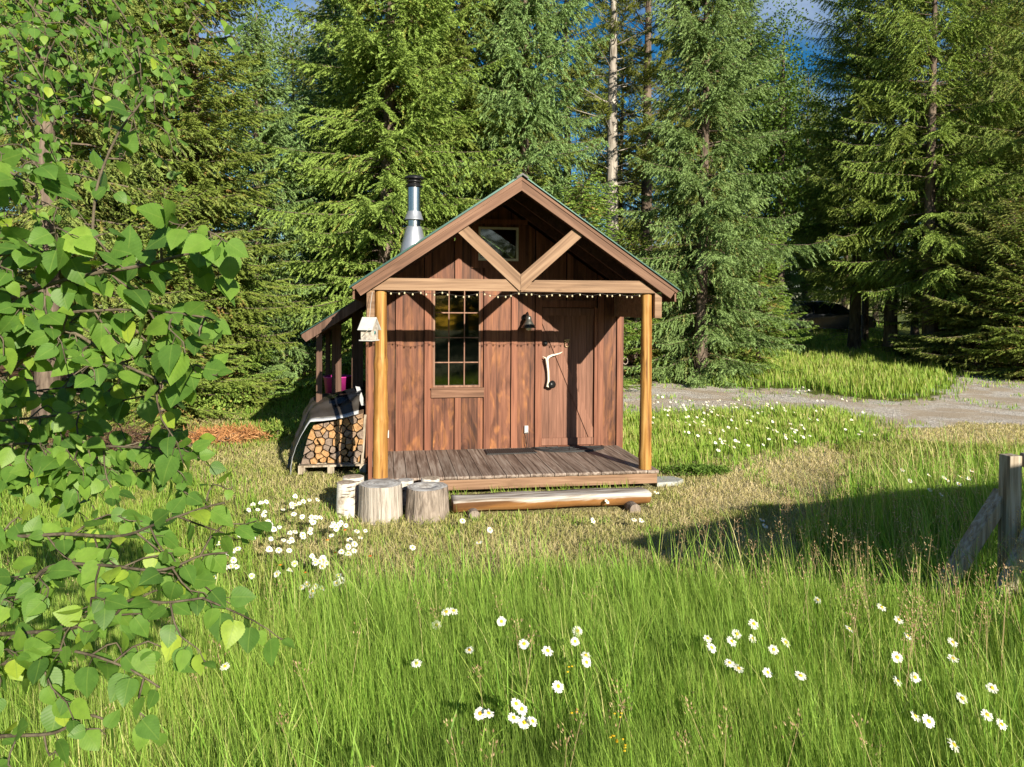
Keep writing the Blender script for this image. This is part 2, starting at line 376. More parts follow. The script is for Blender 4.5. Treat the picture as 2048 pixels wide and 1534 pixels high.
M_YELLOW = foliage('yellow_flower', [(0, (.80, .48, .02)), (1, (.90, .62, .04))], .2)

# broad birch leaves near the lens: veins from a leaf-local coordinate
M_LEAF, nt, b = newmat('birch_leaf')
lv = nt.nodes.new("ShaderNodeAttribute"); lv.attribute_name = 'luv'; sx = nt.nodes.new("ShaderNodeSeparateXYZ"); nt.links.new(lv.outputs['Vector'], sx.inputs[0])
ax = mmath(nt, 'ABSOLUTE', sx.outputs[0]); r = attr(nt, 'rnd')
c = ramp(nt, r, [(0, (.075, .165, .035)), (.45, (.12, .245, .045)), (.8, (.21, .36, .055)), (1, (.36, .48, .06))])
ph = mmath(nt, 'SINE', mmath(nt, 'MULTIPLY', mmath(nt, 'SUBTRACT', sx.outputs[1], mmath(nt, 'MULTIPLY', ax, .75)), 50))
vein = mmath(nt, 'MULTIPLY', mmath(nt, 'GREATER_THAN', ph, .95), .10)
midr = mmath(nt, 'MULTIPLY', mmath(nt, 'LESS_THAN', ax, .018), .5)
vv = mmath(nt, 'MAXIMUM', vein, midr)
c = mix(nt, vv, c, (.22, .34, .07))
mott = noise(nt, coords(nt), 60, 4); c = mix(nt, 1, c, ramp(nt, mott, [(.3, (.82, .84, .8)), (.7, (1.1, 1.08, 1.05))]), 'MULTIPLY')
setc(nt, b, c, .48, 0, .35); bump(nt, b, mmath(nt, 'SUBTRACT', 1, mmath(nt, 'MAXIMUM', mmath(nt, 'MULTIPLY', mmath(nt, 'ADD', ph, 1), .3), midr)), .15, .0015)
t = nt.nodes.new("ShaderNodeBsdfTranslucent"); nt.links.new(mix(nt, 1, c, (1.5, 1.35, .45), 'MULTIPLY'), t.inputs[0])
mx = nt.nodes.new("ShaderNodeMixShader"); mx.inputs[0].default_value = .45; out = nt.nodes['Material Output']
nt.links.new(b.outputs[0], mx.inputs[1]); nt.links.new(t.outputs[0], mx.inputs[2]); nt.links.new(mx.outputs[0], out.inputs[0])

# ------------------------------------------------------------------ region masks on the ground (world polygons)
def poly_w(pts): return np.array([at_ground(u, v)[:2] for u, v in pts])
def inside(P, poly):
    x, y = P[:, 0], P[:, 1]; r = np.zeros(len(P), bool); n = len(poly)
    for i in range(n):
        x0, y0 = poly[i]; x1, y1 = poly[(i+1) % n]
        c = ((y0 > y) != (y1 > y)) & (x < (x1-x0)*(y-y0)/((y1-y0) + 1e-12)+x0); r ^= c
    return r
TALL = poly_w([(-900, 1215), (300, 1215), (480, 1240), (620, 1235), (800, 1220), (900, 1200), (1150, 1180), (1300, 1180), (1450, 1180), (1560, 1140), (1625, 1080), (1660, 1010), (1730, 960), (1900, 925), (2700, 925), (2900, 3000), (-2900, 3000)])
GRAVEL = poly_w([(1100, 768), (1300, 766), (1600, 778), (1740, 802), (1850, 796), (1885, 770), (1905, 738), (2300, 728), (2600, 850), (2048, 850), (1820, 856), (1700, 828), (1560, 824), (1250, 830), (1100, 830)])
BARE = poly_w([(1340, 985), (1400, 945), (1500, 912), (1640, 890), (1700, 905), (1690, 950), (1660, 985), (1560, 1010), (1400, 1020)])
TRACK = poly_w([(1740, 835), (1850, 850), (2300, 850), (2500, 905), (1900, 885), (1760, 880)])
MEADOW = poly_w([(1100, 826), (1560, 820), (1700, 824), (1800, 856), (1750, 885), (1640, 890), (1500, 910), (1350, 945), (1250, 950), (1100, 930)])
LUSH = poly_w([(1380, 768), (1400, 720), (1500, 680), (1560, 650), (1750, 645), (1820, 680), (1900, 700), (2300, 700), (2300, 722), (1900, 732), (1880, 768), (1845, 792), (1740, 798), (1600, 774)])
LEFTG = poly_w([(-300, 960), (240, 950), (420, 960), (470, 1020), (480, 1100), (620, 1150), (620, 1230), (-300, 1240)])
BACKG = poly_w([(430, 800), (640, 740), (640, 860), (590, 880), (500, 890)])
NEEDLE = poly_w([(-400, 800), (300, 820), (470, 850), (490, 890), (400, 930), (200, 950), (-400, 960)])
def vnoise(P, s, seed=0):
    """cheap smooth value noise for masks"""
    rg = np.random.default_rng(seed); T = rg.random((64, 64)); q = P*s+1000; i = np.floor(q).astype(int); f = q-i; f = f*f*(3-2*f)
    a = T[i[:, 0] % 64, i[:, 1] % 64]; b_ = T[(i[:, 0]+1) % 64, i[:, 1] % 64]; c_ = T[i[:, 0] % 64, (i[:, 1]+1) % 64]; d = T[(i[:, 0]+1) % 64, (i[:, 1]+1) % 64]
    return (a*(1-f[:, 0])+b_*f[:, 0])*(1-f[:, 1])+(c_*(1-f[:, 0])+d*f[:, 0])*f[:, 1]
def jit(P, a=.5):
    w = np.linalg.norm(P-CAM[:2], axis=1)[:, None]*.048*a
    return P+w*np.stack([vnoise(P, 1.7, 1)-.5+(vnoise(P, 6, 3)-.5)*.6, vnoise(P, 1.7, 2)-.5+(vnoise(P, 6, 4)-.5)*.6], 1)*2

# ground sheet
def make_ground():
    gx = np.concatenate([np.linspace(-160, -20, 22)[:-1], np.arange(-20, 32, .16), np.linspace(32, 170, 22)])
    gy = np.concatenate([np.linspace(-60, -12, 12)[:-1], np.arange(-12, 36, .16), np.linspace(36, 420, 30)])
    X, Y = np.meshgrid(gx, gy); P = np.stack([X.ravel(), Y.ravel()], 1); Zg = hgt(P[:, 0], P[:, 1])
    Zg = Zg + (vnoise(P, 1.4, 9)-.5)*.03*(np.abs(P[:, 1]+.7) > 1.4) - .012
    nx, ny = len(gx), len(gy); i = np.arange(nx*ny).reshape(ny, nx)
    F = np.stack([i[:-1, :-1].ravel(), i[:-1, 1:].ravel(), i[1:, 1:].ravel(), i[1:, :-1].ravel()], 1)
    Q = jit(P); g = inside(Q, GRAVEL).astype(float); br = (inside(Q, BARE) | inside(Q, TRACK)).astype(float); nd = inside(Q, NEEDLE).astype(float)
    near = ((P[:, 1] > -3.9) & (P[:, 1] < 3) & (P[:, 0] < 3.5) & ~inside(Q, TALL)).astype(float)
    # forest floor needles under the tree line
    fl = np.clip((P[:, 1]-9)/2, 0, 1)*np.clip((P[:, 0]*-1+3.5)/1.5, 0, 1)
    nd = np.maximum(nd, fl); dry = np.clip(br+near*.5, 0, 1)
    m, nt, b = newmat('ground_soil'); v = coords(nt)
    n1 = noise(nt, v, 60, 6); n2 = noise(nt, v, 5, 4); vo = N(nt, "ShaderNodeTexVoronoi", Scale=38); nt.links.new(v, vo.inputs[0])
    soil = ramp(nt, n1, [(.3, (.06, .055, .02)), (.5, (.11, .13, .03)), (.7, (.16, .21, .04))])
    dryc = ramp(nt, n1, [(.3, (.24, .21, .10)), (.5, (.46, .40, .22)), (.7, (.62, .54, .35))])
    grv = ramp(nt, vo.outputs['Color'], [(.2, (.33, .29, .27)), (.5, (.56, .51, .475)), (.8, (.78, .73, .69))])
    grv = mix(nt, ramp(nt, noise(nt, v, .9, 6, 1.2), [(.42, (0, 0, 0)), (.60, (.85, .85, .85))]), grv, (.44, .35, .265))
    ndl = ramp(nt, n1, [(.3, (.07, .042, .026)), (.6, (.20, .11, .065)), (.8, (.33, .20, .12))])
    c = mix(nt, attr(nt, 'dry'), soil, dryc); c = mix(nt, attr(nt, 'needle'), c, ndl); c = mix(nt, attr(nt, 'gravel'), c, grv)
    setc(nt, b, c, .95, 0, .1); bump(nt, b, mmath(nt, 'ADD', n1, vo.outputs['Distance']), .7, .03)
    me = fast_mesh('ground', np.stack([P[:, 0], P[:, 1], Zg], 1), [F], m, None, {k: ('POINT', 'FLOAT', a) for k, a in (('gravel', g), ('dry', dry), ('needle', nd))}, True)
    tag(link('ground', me), kind='structure')
make_ground()

# ------------------------------------------------------------------ the cabin
cabin = empty('wooden_cabin', (0, 0, 0), 'small brown board and batten cabin with a gabled porch roof', 'cabin')
D = .22
TH = math.atan(.677); CT, ST = math.cos(TH), math.sin(TH); Z0 = 3.527
def band(sgn, t0, t1, s1, s0=None):
    e0 = (s1*CT-t0*ST, Z0-s1*ST-t0*CT); e1 = (s1*CT-t1*ST, Z0-s1*ST-t1*CT)
    return [(sgn*x, z) for x, z in [(0, Z0-t0/CT), e0, e1, (0, Z0-t1/CT)]]
def roofline(x, t=.05): return Z0-abs(x)*.677-t/CT

# front wall boards and battens
W = 1.70
holes = [(-.858, -.24, 1.033, 2.36), (-.276, .253, 2.69, 3.13), (.578, 1.308, .2, 2.083)]   # window, gable window, door
def wallboard(mb, x0, x1, y0, y1, zb=.1, top=None):
    """a vertical board cut round the openings"""
    hs = sorted([h for h in holes if h[0] < x1-1e-4 and h[1] > x0+1e-4], key=lambda h: h[2])
    z = zb
    def seg(a, b_):
        if b_ is None:
            xs = [x0, 0, x1] if x0 < 0 < x1 else [x0, x1]
            mb.prism([(x1, a), (x0, a)]+[(x, roofline(x, .075)) for x in xs], y0, y1)
        elif b_ > a: mb.box(x0, x1, y0, y1, a, b_)
    for h in hs: seg(z, h[2]); z = h[3]
    seg(z, None)
mb = MB(3)
edges = sorted([-W, -1.256, -.885, -.858, -.577, -.492, -.24, -.276, -.196, .169, .253, .249, .492, .578, .917, 1.308, 1.346, 1.626, W])
bt = [-1.338, -.97, -.577, -.196, .169, .492, .917, 1.346, 1.618]
cuts = sorted(set([-W]+[x-.012 for x in bt]+[h for q in holes for h in q[:2]]+[W]))
for a, b_ in zip(cuts[:-1], cuts[1:]):
    groove = any(abs(a-(x-.012)) < 1e-6 for x in bt)
    a_ = a+.013 if groove else a+.001
    if b_-a_ > .004: wallboard(mb, a_, b_-.001, 0, .022)
mb.build('front_wall', M_SIDING, cabin)
mb = MB(8)
def batten(x, zb=.1, zt=None, w=.082, y0=-.014):
    if zt is None: mb.prism([(x+w, zb), (x, zb), (x, roofline(x, .075)), (x+w, roofline(x+w, .075))], y0, -.001)
    else: mb.box(x, x+w, y0, -.001, zb, zt)
batten(-1.338); batten(-.97); batten(-.577, .1, .90); batten(-.577, 2.36); batten(-.196, .1, 2.59); batten(-.196, 3.235)
batten(.169, .1, 2.59); batten(.169, 3.235); batten(.492); batten(.917, 2.19); batten(1.346); batten(1.618)
mb.build('batten', M_BATTEN, cabin)
# side walls, back wall, floor, ceiling inside
for sx_ in (-1, 1):
    mb = MB(4)
    for k in range(13):
        y0 = .025+k*.245
        mb.box(*sorted((sx_*W, sx_*(W-.022))), y0+.002, y0+.243, .08, 2.32)
        mb.box(*sorted((sx_*(W+.014), sx_*(W+.001))), y0-.02, y0+.04, .08, 2.3)
    mb.build('side_wall', M_SIDING, cabin)
mb = MB(5)
for k in range(14):
    x0 = -W+.002+k*(2*W/14); x1 = x0+2*W/14-.004
    xs = [x0, x1] if not x0 < 0 < x1 else [x0, 0, x1]
    mb.prism([(x1, .08), (x0, .08)]+[(x, roofline(x, .075)) for x in xs], 3.2, 3.225)
mb.build('back_wall', M_SIDING, cabin)
mb = MB(6); mb.box(-W+.03, W-.03, .03, 3.19, .17, .2); mb.build('floor', M_DARKIN, cabin)
mb = MB(6); mb.box(-W+.03, W-.03, 2.3, 2.33, .21, 2.40); mb.box(-W+.12, W-.12, .04, 2.29, 2.405, 2.425); mb.build('partition', M_DARKIN, cabin)

# door
door = MB(7); xs = np.linspace(.584, 1.302, 8)
for a, b_ in zip(xs[:-1], xs[1:]): door.box(a+.0015, b_-.0015, .034, .055, .235, 2.075)
door = door.build('door', M_DOOR, cabin)
mb = MB(9); mb.box(.586, 1.300, .012, .033, 1.975, 2.073); mb.build('rail', M_DOOR, door)
mb = MB(9); mb.box(.586, 1.300, .010, .033, .24, .335)
mb.build('rail', M_DOOR, door)
mb = MB(10); mb.prism([(1.235, .337), (1.300, .337), (1.300, .46), (.66, 1.972), (.588, 1.972), (.588, 1.87)], .018, .0335)
tag(mb.build('diagonal_brace', M_DOOR, door))
mb = MB(11); mb.box(.574, 1.312, -.008, .06, 2.084, 2.178); mb.box(.560, .580, -.004, .06, .225, 2.083); mb.box(1.306, 1.345, -.006, .06, .225, 2.083); mb.box(.56, 1.345, -.03, .05, .2215, .236)
mb.build('door_frame', M_BATTEN, cabin)
# knob, knocker, antler handle
mb = MB(12); mb.lathe((0, 0, 0), [(.001, .0), (.03, .002), (.034, .02), (.026, .034), (.001, .04)], 16)
k = mb.build('door_knob', M_BLACKM, door); k.rotation_euler = (rad(90), 0, 0); k.location = (.63, .033, 1.60)
mb = MB(13)
mb.lathe((0, 0, 0), [(.001, 0), (.03, .004), (.02, .014), (.001, .016)], 14)
k = mb.build('knocker', M_BRONZE, door); k.rotation_euler = (rad(90), 0, 0); k.location = (.927, .034, 1.635)
mb = MB(13); mb.tube([(.03*math.cos(a), 0, .034*math.sin(a)) for a in np.linspace(rad(90), rad(450), 20)], .006, 6)
mb.bar((-.04, 0, .052), (.04, 0, .062), .012, .02)
r_ = mb.build('ring', M_BRONZE, k); r_.rotation_euler = (rad(-90), 0, 0); r_.location = (0, -.045, .018)
mb = MB(14)
A = [(.665, 1.075), (.668, 1.15), (.664, 1.23), (.650, 1.33), (.640, 1.395)]
mb.tube([(x, -.03+.012*math.sin(i*1.1), z) for i, (x, z) in enumerate(A)]+[(.665, -.03, 1.425), (.71, -.035, 1.447), (.77, -.03, 1.458), (.82, -.02, 1.472), (.862, -.005, 1.492)], [.016, .014, .0155, .018, .021, .018, .014, .011, .008, .002], 10)
mb.tube([(.640, -.024, 1.395), (.622, -.03, 1.412), (.590, -.015, 1.432)], [.016, .009, .002], 8)
mb.tube([(.666, -.03, 1.09), (.664, -.028, 1.05), (.655, -.03, 1.025)], [.02, .027, .024], 8)
mb.build('antler_handle', M_ANTLER, door)
mb = MB(15); mb.lathe((0, 0, 0), [(.03, -.07), (.036, -.02), (.046, .03), (.052, .05), (.001, .052)], 16)
k = mb.build('latch', M_BLACKM, door); k.rotation_euler = (rad(70), rad(62), 0); k.location = (.70, -.012, 1.055)

# main window
win = MB(16); X0, X1, Za, Zb = -.858, -.24, 1.033, 2.36
win.box(X0, X0+.022, .004, .06, Za, Zb); win.box(X1-.022, X1, .004, .06, Za, Zb); win.box(X0+.022, X1-.022, .004, .06, Za, Za+.024); win.box(X0+.022, X1-.022, .004, .06, Zb-.024, Zb)
win = win.build('window', M_TRIMW, cabin)
mb = MB(17)
for x in (-.654, -.451): mb.box(x-.007, x+.007, .022, .034, Za+.024, Zb-.024)
for i, z in enumerate((1.357, 1.68, 2.005)): mb.box(X0+.022, X1-.022, .020, .036, z-.007, z+.007)
mb.build('muntin', M_TRIMW, win)
mb = MB(18); mb.box(X0+.022, X1-.022, .041, .0455, Za+.024, Zb-.024); mb.build('pane', M_GLASS, win)
mb = MB(19); mb.box(-.885, -.196, -.036, -.0145, .905, 1.010, r=.75); mb.box(-.89, -.19, -.045, .002, 1.011, 1.030, r=.6)
mb.build('sill', M_BARGE, win)
# gable window
gw = MB(20); g0, g1, g2_, g3 = -.276, .253, 2.69, 3.13
gw.box(g0, g0+.026, -.018, .04, g2_, g3); gw.box(g1-.026, g1, -.018, .04, g2_, g3); gw.box(g0+.026, g1-.026, -.018, .04, g2_, g2_+.03); gw.box(g0+.026, g1-.026, -.018, .04, g3-.026, g3)
gw = gw.build('window', M_CREAM, cabin)
mb = MB(21); mb.box(g0+.026, g1-.026, .018, .0225, g2_+.03, g3-.026); mb.build('pane', M_GLASS, gw)
mb = MB(22); mb.box(-.366, -.278, -.022, -.0145, 2.592, 3.168); mb.box(.255, .345, -.022, -.0145, 2.592, 3.168); mb.box(-.278, .255, -.022, -.0145, 2.592, 2.688); mb.box(-.39, .37, -.030, -.0145, 3.17, 3.232)
mb.build('casing', M_BATTEN, gw)
mb = MB(23); mb.tube([(.02, .005, 2.722), (.05, -.022, 2.722), (.09, -.022, 2.718)], .006, 6); mb.build('crank', M_GREY, gw)

# roof
SL = 2.23
for sg in (-1, 1):
    mb = MB(24)
    mb.prism(band(sg, 0, .009, SL), -1.655, 3.42)
    for k in range(14): # standing ribs of the metal sheet
        y = -1.60+k*.385; e = [(sg*(SL*CT), Z0-SL*ST), (0, Z0)]
        a = Vector((0, y, Z0+.006)); b_ = Vector((sg*(SL*CT), y, Z0-SL*ST+.006)); mb.bar(a, b_, .03, .014)
    rf = mb.build('roof', M_GREENMETAL, cabin)
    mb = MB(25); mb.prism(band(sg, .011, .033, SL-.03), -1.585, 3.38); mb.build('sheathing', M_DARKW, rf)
    mb = MB(26); mb.prism(band(sg, .010, .048, SL-.025), -1.632, -1.590); mb.build('fascia_trim', M_BARGE, rf, roty=sg*TH)
    mb = MB(27+sg); mb.prism(band(sg, .049, .138, SL-.05), -1.622, -1.586); mb.build('barge_board', M_BARGE, rf, roty=sg*TH)
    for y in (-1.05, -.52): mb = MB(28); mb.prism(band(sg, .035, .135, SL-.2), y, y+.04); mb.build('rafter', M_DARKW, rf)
    mb = MB(29); s1 = SL-.03; mb.box(*sorted((sg*(s1*CT-.03), sg*(s1*CT-.01))), -1.58, 3.38, Z0-s1*ST-.14, Z0-s1*ST-.035); mb.build('eave_board', M_BARGE, rf)
mb = MB(30); mb.prism([(-.07, Z0-.03), (0, Z0+.017), (.07, Z0-.03), (.06, Z0-.045), (0, Z0-.004), (-.06, Z0-.045)], -1.668, 3.43); mb.build('ridge_cap', M_BLACKM, cabin)
mb = MB(31); mb.box(-.03, .03, .04, 3.1, Z0-.25, Z0-.045); mb.build('ridge_beam', M_DARKW, cabin)

# porch frame
mb = MB(32); mb.prism([(-1.625, 2.256), (-.025, 2.256), (-.16, 2.386), (-1.455, 2.386)], -1.556, -1.50, r=.7); mb.prism([(.035, 2.252), (1.575, 2.250), (1.405, 2.388), (.17, 2.382)], -1.556, -1.50, r=.5)
mb.prism([(-.03, 2.25), (.035, 2.25), (.16, 2.36), (-.15, 2.36)], -1.545, -1.50, r=.3)
mb.build('porch_beam', M_BEAM, cabin)
M_BRACE1 = M_BEAM
for nm, pl in (('brace', [(-.692, 2.888), (-.585, 2.962), (.002, 2.442), (.002, 2.268), (-.012, 2.262)]), ('brace', [(.712, 2.887), (.012, 2.262), (.005, 2.268), (.005, 2.442), (.600, 2.963)])):
    mb = MB(33); mb.prism(pl, -1.574, -1.5575); mb.build(nm, M_BEAM, cabin, roty=rad(41.5) if pl[0][0] < 0 else rad(-41.5))
for x0, x1 in ((-1.668, -1.583), (1.566, 1.650)):
    mb = MB(34+int(x1)); mb.box(x0, x1, -1.555, -.02, 1.965, 2.250); mb.build('side_beam', M_BEAM, cabin, .004)
def logpost(x, y, r0, r1, seed, knots):
    rg = random.Random(seed); mb = MB(seed); prof = []; nz = 46
    for i in range(nz+1):
        t_ = i/nz; z = t_*2.03; r_ = r0+(r1-r0)*t_
        for kz, kr in knots: r_ += kr*math.exp(-((z-kz)/.035)**2)
        prof.append((r_*(1+.012*math.sin(i*.9+seed)), z))
    ph = [rg.uniform(0, 6) for _ in range(3)]
    kn = [(rg.uniform(.1, 1.95)/2.03*nz, rg.uniform(0, 6.28), rg.uniform(.05, .12)) for _ in range(9)]
    w_ = lambda a, i: 1+.03*math.sin(2*a+ph[0]+i*.08)+.02*math.sin(3*a+ph[1]-i*.05)+sum(q*math.exp(-((i-ki)/1.0)**2-((math.cos(a-ka)-1)*7)**2) for ki, ka, q in kn)
    mb.lathe((0, 0, 0), prof, 32, True, w_); mb.lathe((0, 0, 2.03), [(r1, 0), (.001, 0)], 32, True, w_)
    o = mb.build('log_post', M_LOG, cabin); o.location = (x, y, D+.001); return o
logpost(-1.518, -1.462, .080, .064, 3, [(.62, .006), (1.26, .009), (1.2, .006), (.9, .003)])
logpost(1.500, -1.462, .073, .060, 5, [(.5, .003), (1.5, .004)])
mb = MB(35); mb.box(-1.646, -1.604, -1.545, -1.505, .03, 1.962); tag(mb.build('corner_board', M_BATTEN, cabin))

# deck
mb = MB(36); nb = 24; xw = (1.637+1.645)/nb; zt = D
for i in range(nb):
    x0 = -1.645+i*xw; rr = random.Random(i+40); y0 = -1.556+rr.uniform(-.006, .006); z_ = zt+rr.uniform(-.0015, .0015)
    q = [(y0+.012, z_), (y0+.003, z_-.005), (y0, z_-.014), (y0+.002, z_-.028), (y0+.01, z_-.037), (-.002, z_-.037), (-.002, z_)]
    mb.prismx(q, x0+.0035, x0+xw-.0035)
mb.build('porch_deck', M_DECK, cabin)
mb = MB(37); mb.box(-1.60, 1.622, -1.530, -1.494, .066, .181, r=.6); mb.box(-1.60, -1.57, -1.49, -.02, .066, .181); mb.box(1.59, 1.622, -1.493, -.02, .066, .181)
for x in np.linspace(-1.2, 1.2, 6): mb.box(x-.02, x+.02, -1.49, -.02, .07, .18)
mb.build('deck_skirt', M_SKIRT, cabin)

# stove pipe
pipe = MB(38); pc = (-1.059, 1.5, 0)
pipe.lathe(pc, [(.098, 2.8), (.098, 3.85)], 32); pipe = pipe.build('stove_pipe', M_STEEL, cabin)
mb = MB(39); mb.lathe(pc, [(.245, 2.55), (.205, 2.92), (.118, 3.262), (.112, 3.275), (.100, 3.276)], 32); mb.build('flashing', M_GALV, pipe)
mb = MB(40); mb.lathe(pc, [(.146, 3.372), (.140, 3.378), (.103, 3.492), (.1005, 3.50)], 32); mb.lathe(pc, [(.144, 3.370), (.100, 3.48)], 32); mb.build('storm_collar', M_GALV, pipe)
mb = MB(41); mb.lathe(pc, [(.099, 3.85), (.128, 3.866), (.130, 3.874), (.10, 3.882), (.100, 3.905), (.085, 3.906), (.085, 3.925), (.110, 3.926), (.112, 3.955), (.085, 3.956), (.085, 3.975), (.148, 3.976), (.152, 3.985), (.125, 4.015), (.07, 4.035), (.001, 4.043)], 32)
mb.build('rain_cap', M_BLACKM, pipe)

# lean-to
XL = -2.53
def lz(x): return 1.735+(x-XL)*.635
lean = MB(42); lean.prism([(XL, lz(XL)), (-1.715, lz(-1.715)), (-1.715, lz(-1.715)-.014), (XL, lz(XL)-.014)], .05, 2.9)
lean = lean.build('lean_to_roof', M_GREENMETAL, cabin)
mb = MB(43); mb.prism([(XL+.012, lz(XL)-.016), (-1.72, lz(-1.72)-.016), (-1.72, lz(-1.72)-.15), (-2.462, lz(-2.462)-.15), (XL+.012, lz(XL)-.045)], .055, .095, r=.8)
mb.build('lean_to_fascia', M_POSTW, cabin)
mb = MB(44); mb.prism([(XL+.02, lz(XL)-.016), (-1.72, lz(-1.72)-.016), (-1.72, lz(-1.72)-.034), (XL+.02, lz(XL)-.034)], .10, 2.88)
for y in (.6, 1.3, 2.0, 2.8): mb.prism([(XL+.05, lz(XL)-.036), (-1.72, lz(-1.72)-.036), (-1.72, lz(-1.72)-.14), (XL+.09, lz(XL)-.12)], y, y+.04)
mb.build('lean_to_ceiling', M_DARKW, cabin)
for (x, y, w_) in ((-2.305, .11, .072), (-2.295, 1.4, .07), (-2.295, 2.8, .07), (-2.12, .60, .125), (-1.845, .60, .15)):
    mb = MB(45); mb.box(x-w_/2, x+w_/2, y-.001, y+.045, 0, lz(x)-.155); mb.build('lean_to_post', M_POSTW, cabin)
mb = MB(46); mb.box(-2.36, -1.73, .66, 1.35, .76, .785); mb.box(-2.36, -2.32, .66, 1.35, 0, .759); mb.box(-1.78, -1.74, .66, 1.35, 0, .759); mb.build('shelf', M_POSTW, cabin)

# tub on the shelf
tub = MB(47); tub.lathe((0, 0, 0), [(.001, .004), (.15, .004), (.155, 0), (.195, .30), (.205, .302), (.205, .318), (.19, .318), (.145, .012), (.001, .012)], 32)
tub = tub.build('plastic_tub', M_TUB); tub.location = (-2.13, 1.02, .786); tag(tub, 'magenta plastic tub on the shelf inside the lean-to', 'tub')

# ------------------------------------------------------------------ firewood rack: pallet, split logs, tarp
pal = empty('pallet', (-2.1, 0, 0), 'weathered wooden pallet under the stacked firewood', 'pallet')
mb = MB(48)
for y in (-.23, -.09, .06, .2): mb.box(-.42, .40, y-.045, y+.045, .098, .118)
mb.build('slat', M_FENCE, pal)
for x in (-.38, -.03, .36):
    mb = MB(49); mb.box(x-.04, x+.04, -.27, .24, .012, .0975); mb.build('bearer', M_FENCE, pal)

def voronoi_cells(pts, bound):
    cells = []
    for i, p in enumerate(pts):
        poly = list(bound)
        for j, q in enumerate(pts):
            if i == j: continue
            mx_, my_ = (p[0]+q[0])/2, (p[1]+q[1])/2; nx_, ny_ = q[0]-p[0], q[1]-p[1]
            if nx_*nx_+ny_*ny_ > .12: continue
            out = []
            for k in range(len(poly)):
                a, b_ = poly[k], poly[(k+1) % len(poly)]
                da = (a[0]-mx_)*nx_+(a[1]-my_)*ny_; db = (b_[0]-mx_)*nx_+(b_[1]-my_)*ny_
                if da <= 0: out.append(a)
                if (da < 0 < db) or (db < 0 < da): t_ = da/(da-db); out.append((a[0]+(b_[0]-a[0])*t_, a[1]+(b_[1]-a[1])*t_))
            poly = out
            if len(poly) < 3: break
        cells.append(poly)
    return cells
rg = random.Random(12)
bound = [(-2.50, .122), (-1.735, .122), (-1.735, .76), (-1.90, .70), (-2.05, .665), (-2.36, .60), (-2.43, .42), (-2.47, .25)]
pts = []; row = 0; z = .16
while z < .80:
    x = -2.52+(row % 2)*.045
    while x < -1.72:
        p = (x+rg.uniform(-.034, .034), z+rg.uniform(-.028, .028))
        if inside(np.array([p]), np.array(bound))[0]: pts.append(p)
        x += .083 if row > 1 else .098
    z += .078; row += 1
n_log = 0
for p, cell in zip(pts, voronoi_cells(pts, bound)):
    if len(cell) < 3: continue
    cx_, cz_ = sum(q[0] for q in cell)/len(cell), sum(q[1] for q in cell)/len(cell)
    # shrink, so that a dark gap stays round each piece; round the low ones a little
    low = p[1] < .30 and rg.random() < .5
    c2 = []
    k_ = len(cell)
    for i in range(k_):
        a, b_ = cell[i], cell[(i+1) % k_]
        c2.append(a)
        if low: c2.append(((a[0]+b_[0])/2, (a[1]+b_[1])/2))
    sh = rg.uniform(.78, .90)
    rr = min(math.hypot(a[0]-cx_, a[1]-cz_) for a in c2)
    c3 = []
    for a in c2:
        dx_, dz_ = a[0]-cx_, a[1]-cz_; L_ = math.hypot(dx_, dz_); f_ = sh if not low else min(sh, rr*1.12/L_)
        f_ *= rg.uniform(.95, 1.0); c3.append((dx_*f_, dz_*f_))
    y0 = -.205+rg.uniform(-.05, .05)
    mb = MB(n_log); mb.prism(c3[::-1], 0, .40, r=rg.random())
    o = mb.build('split_log', M_FIREWOOD); o.location = (cx_, y0, cz_)
    tag(o, 'split firewood log stacked on the pallet under the tarp', 'firewood log', 'split logs in the firewood stack'); n_log += 1

# tarp: rows run back from the front hem, columns run along the hem from the cabin to the ground on the left
hem = [(-1.80, -.20, .735), (-1.90, -.27, .712), (-2.02, -.275, .690), (-2.14, -.28, .675), (-2.27, -.28, .665), (-2.375, -.28, .66), (-2.44, -.27, .56), (-2.50, -.27, .45), (-2.55, -.27, .33), (-2.585, -.27, .22), (-2.60, -.28, .12), (-2.60, -.29, .015)]
back = [(-1.735, .30, 1.00), (-1.80, .32, 1.01), (-1.93, .34, .98), (-2.10, .36, .93), (-2.28, .36, .92), (-2.40, .35, .88), (-2.50, .33, .70), (-2.56, .30, .50), (-2.61, .26, .38), (-2.65, .22, .25), (-2.67, .2, .13), (-2.68, .2, .02)]
def lerp(P, t_):
    t_ = t_*(len(P)-1); i = min(int(t_), len(P)-2); f = t_-i; return tuple(P[i][k]*(1-f)+P[i+1][k]*f for k in range(3))
nu, nv = 72, 30; V = []; 
rgn = np.random.default_rng(5)
for j in range(nv+1):
    t_ = j/nv
    for i in range(nu+1):
        s_ = i/nu; a, b_ = np.array(lerp(hem, s_)), np.array(lerp(back, s_))
        p = a*(1-t_)+b_*t_; hump = math.sin(math.pi*t_)*(.07*(1-min(1, s_*1.9))+.03*(s_ < .55)+.012)
        p[2] += hump; fold = .026*math.sin(s_*17+t_*6)*math.sin(t_*3.1)+.012*abs(math.sin(s_*29-t_*9))+.010*math.sin(s_*13+t_*23)
        nrm = np.array([-.4, -.5, .7]) if s_ < .45 else np.array([-.8, -.5, .2]); p += nrm*fold*min(1, .25+t_*2)
        V.append(p)
V = np.array(V); idx = np.arange((nu+1)*(nv+1)).reshape(nv+1, nu+1)
F = np.stack([idx[:-1, :-1].ravel(), idx[:-1, 1:].ravel(), idx[1:, 1:].ravel(), idx[1:, :-1].ravel()], 1)
tarp = empty('firewood_tarp', (-2.2, 0, 0), 'crumpled brown tarp with silver hem draped over the firewood', 'tarp')
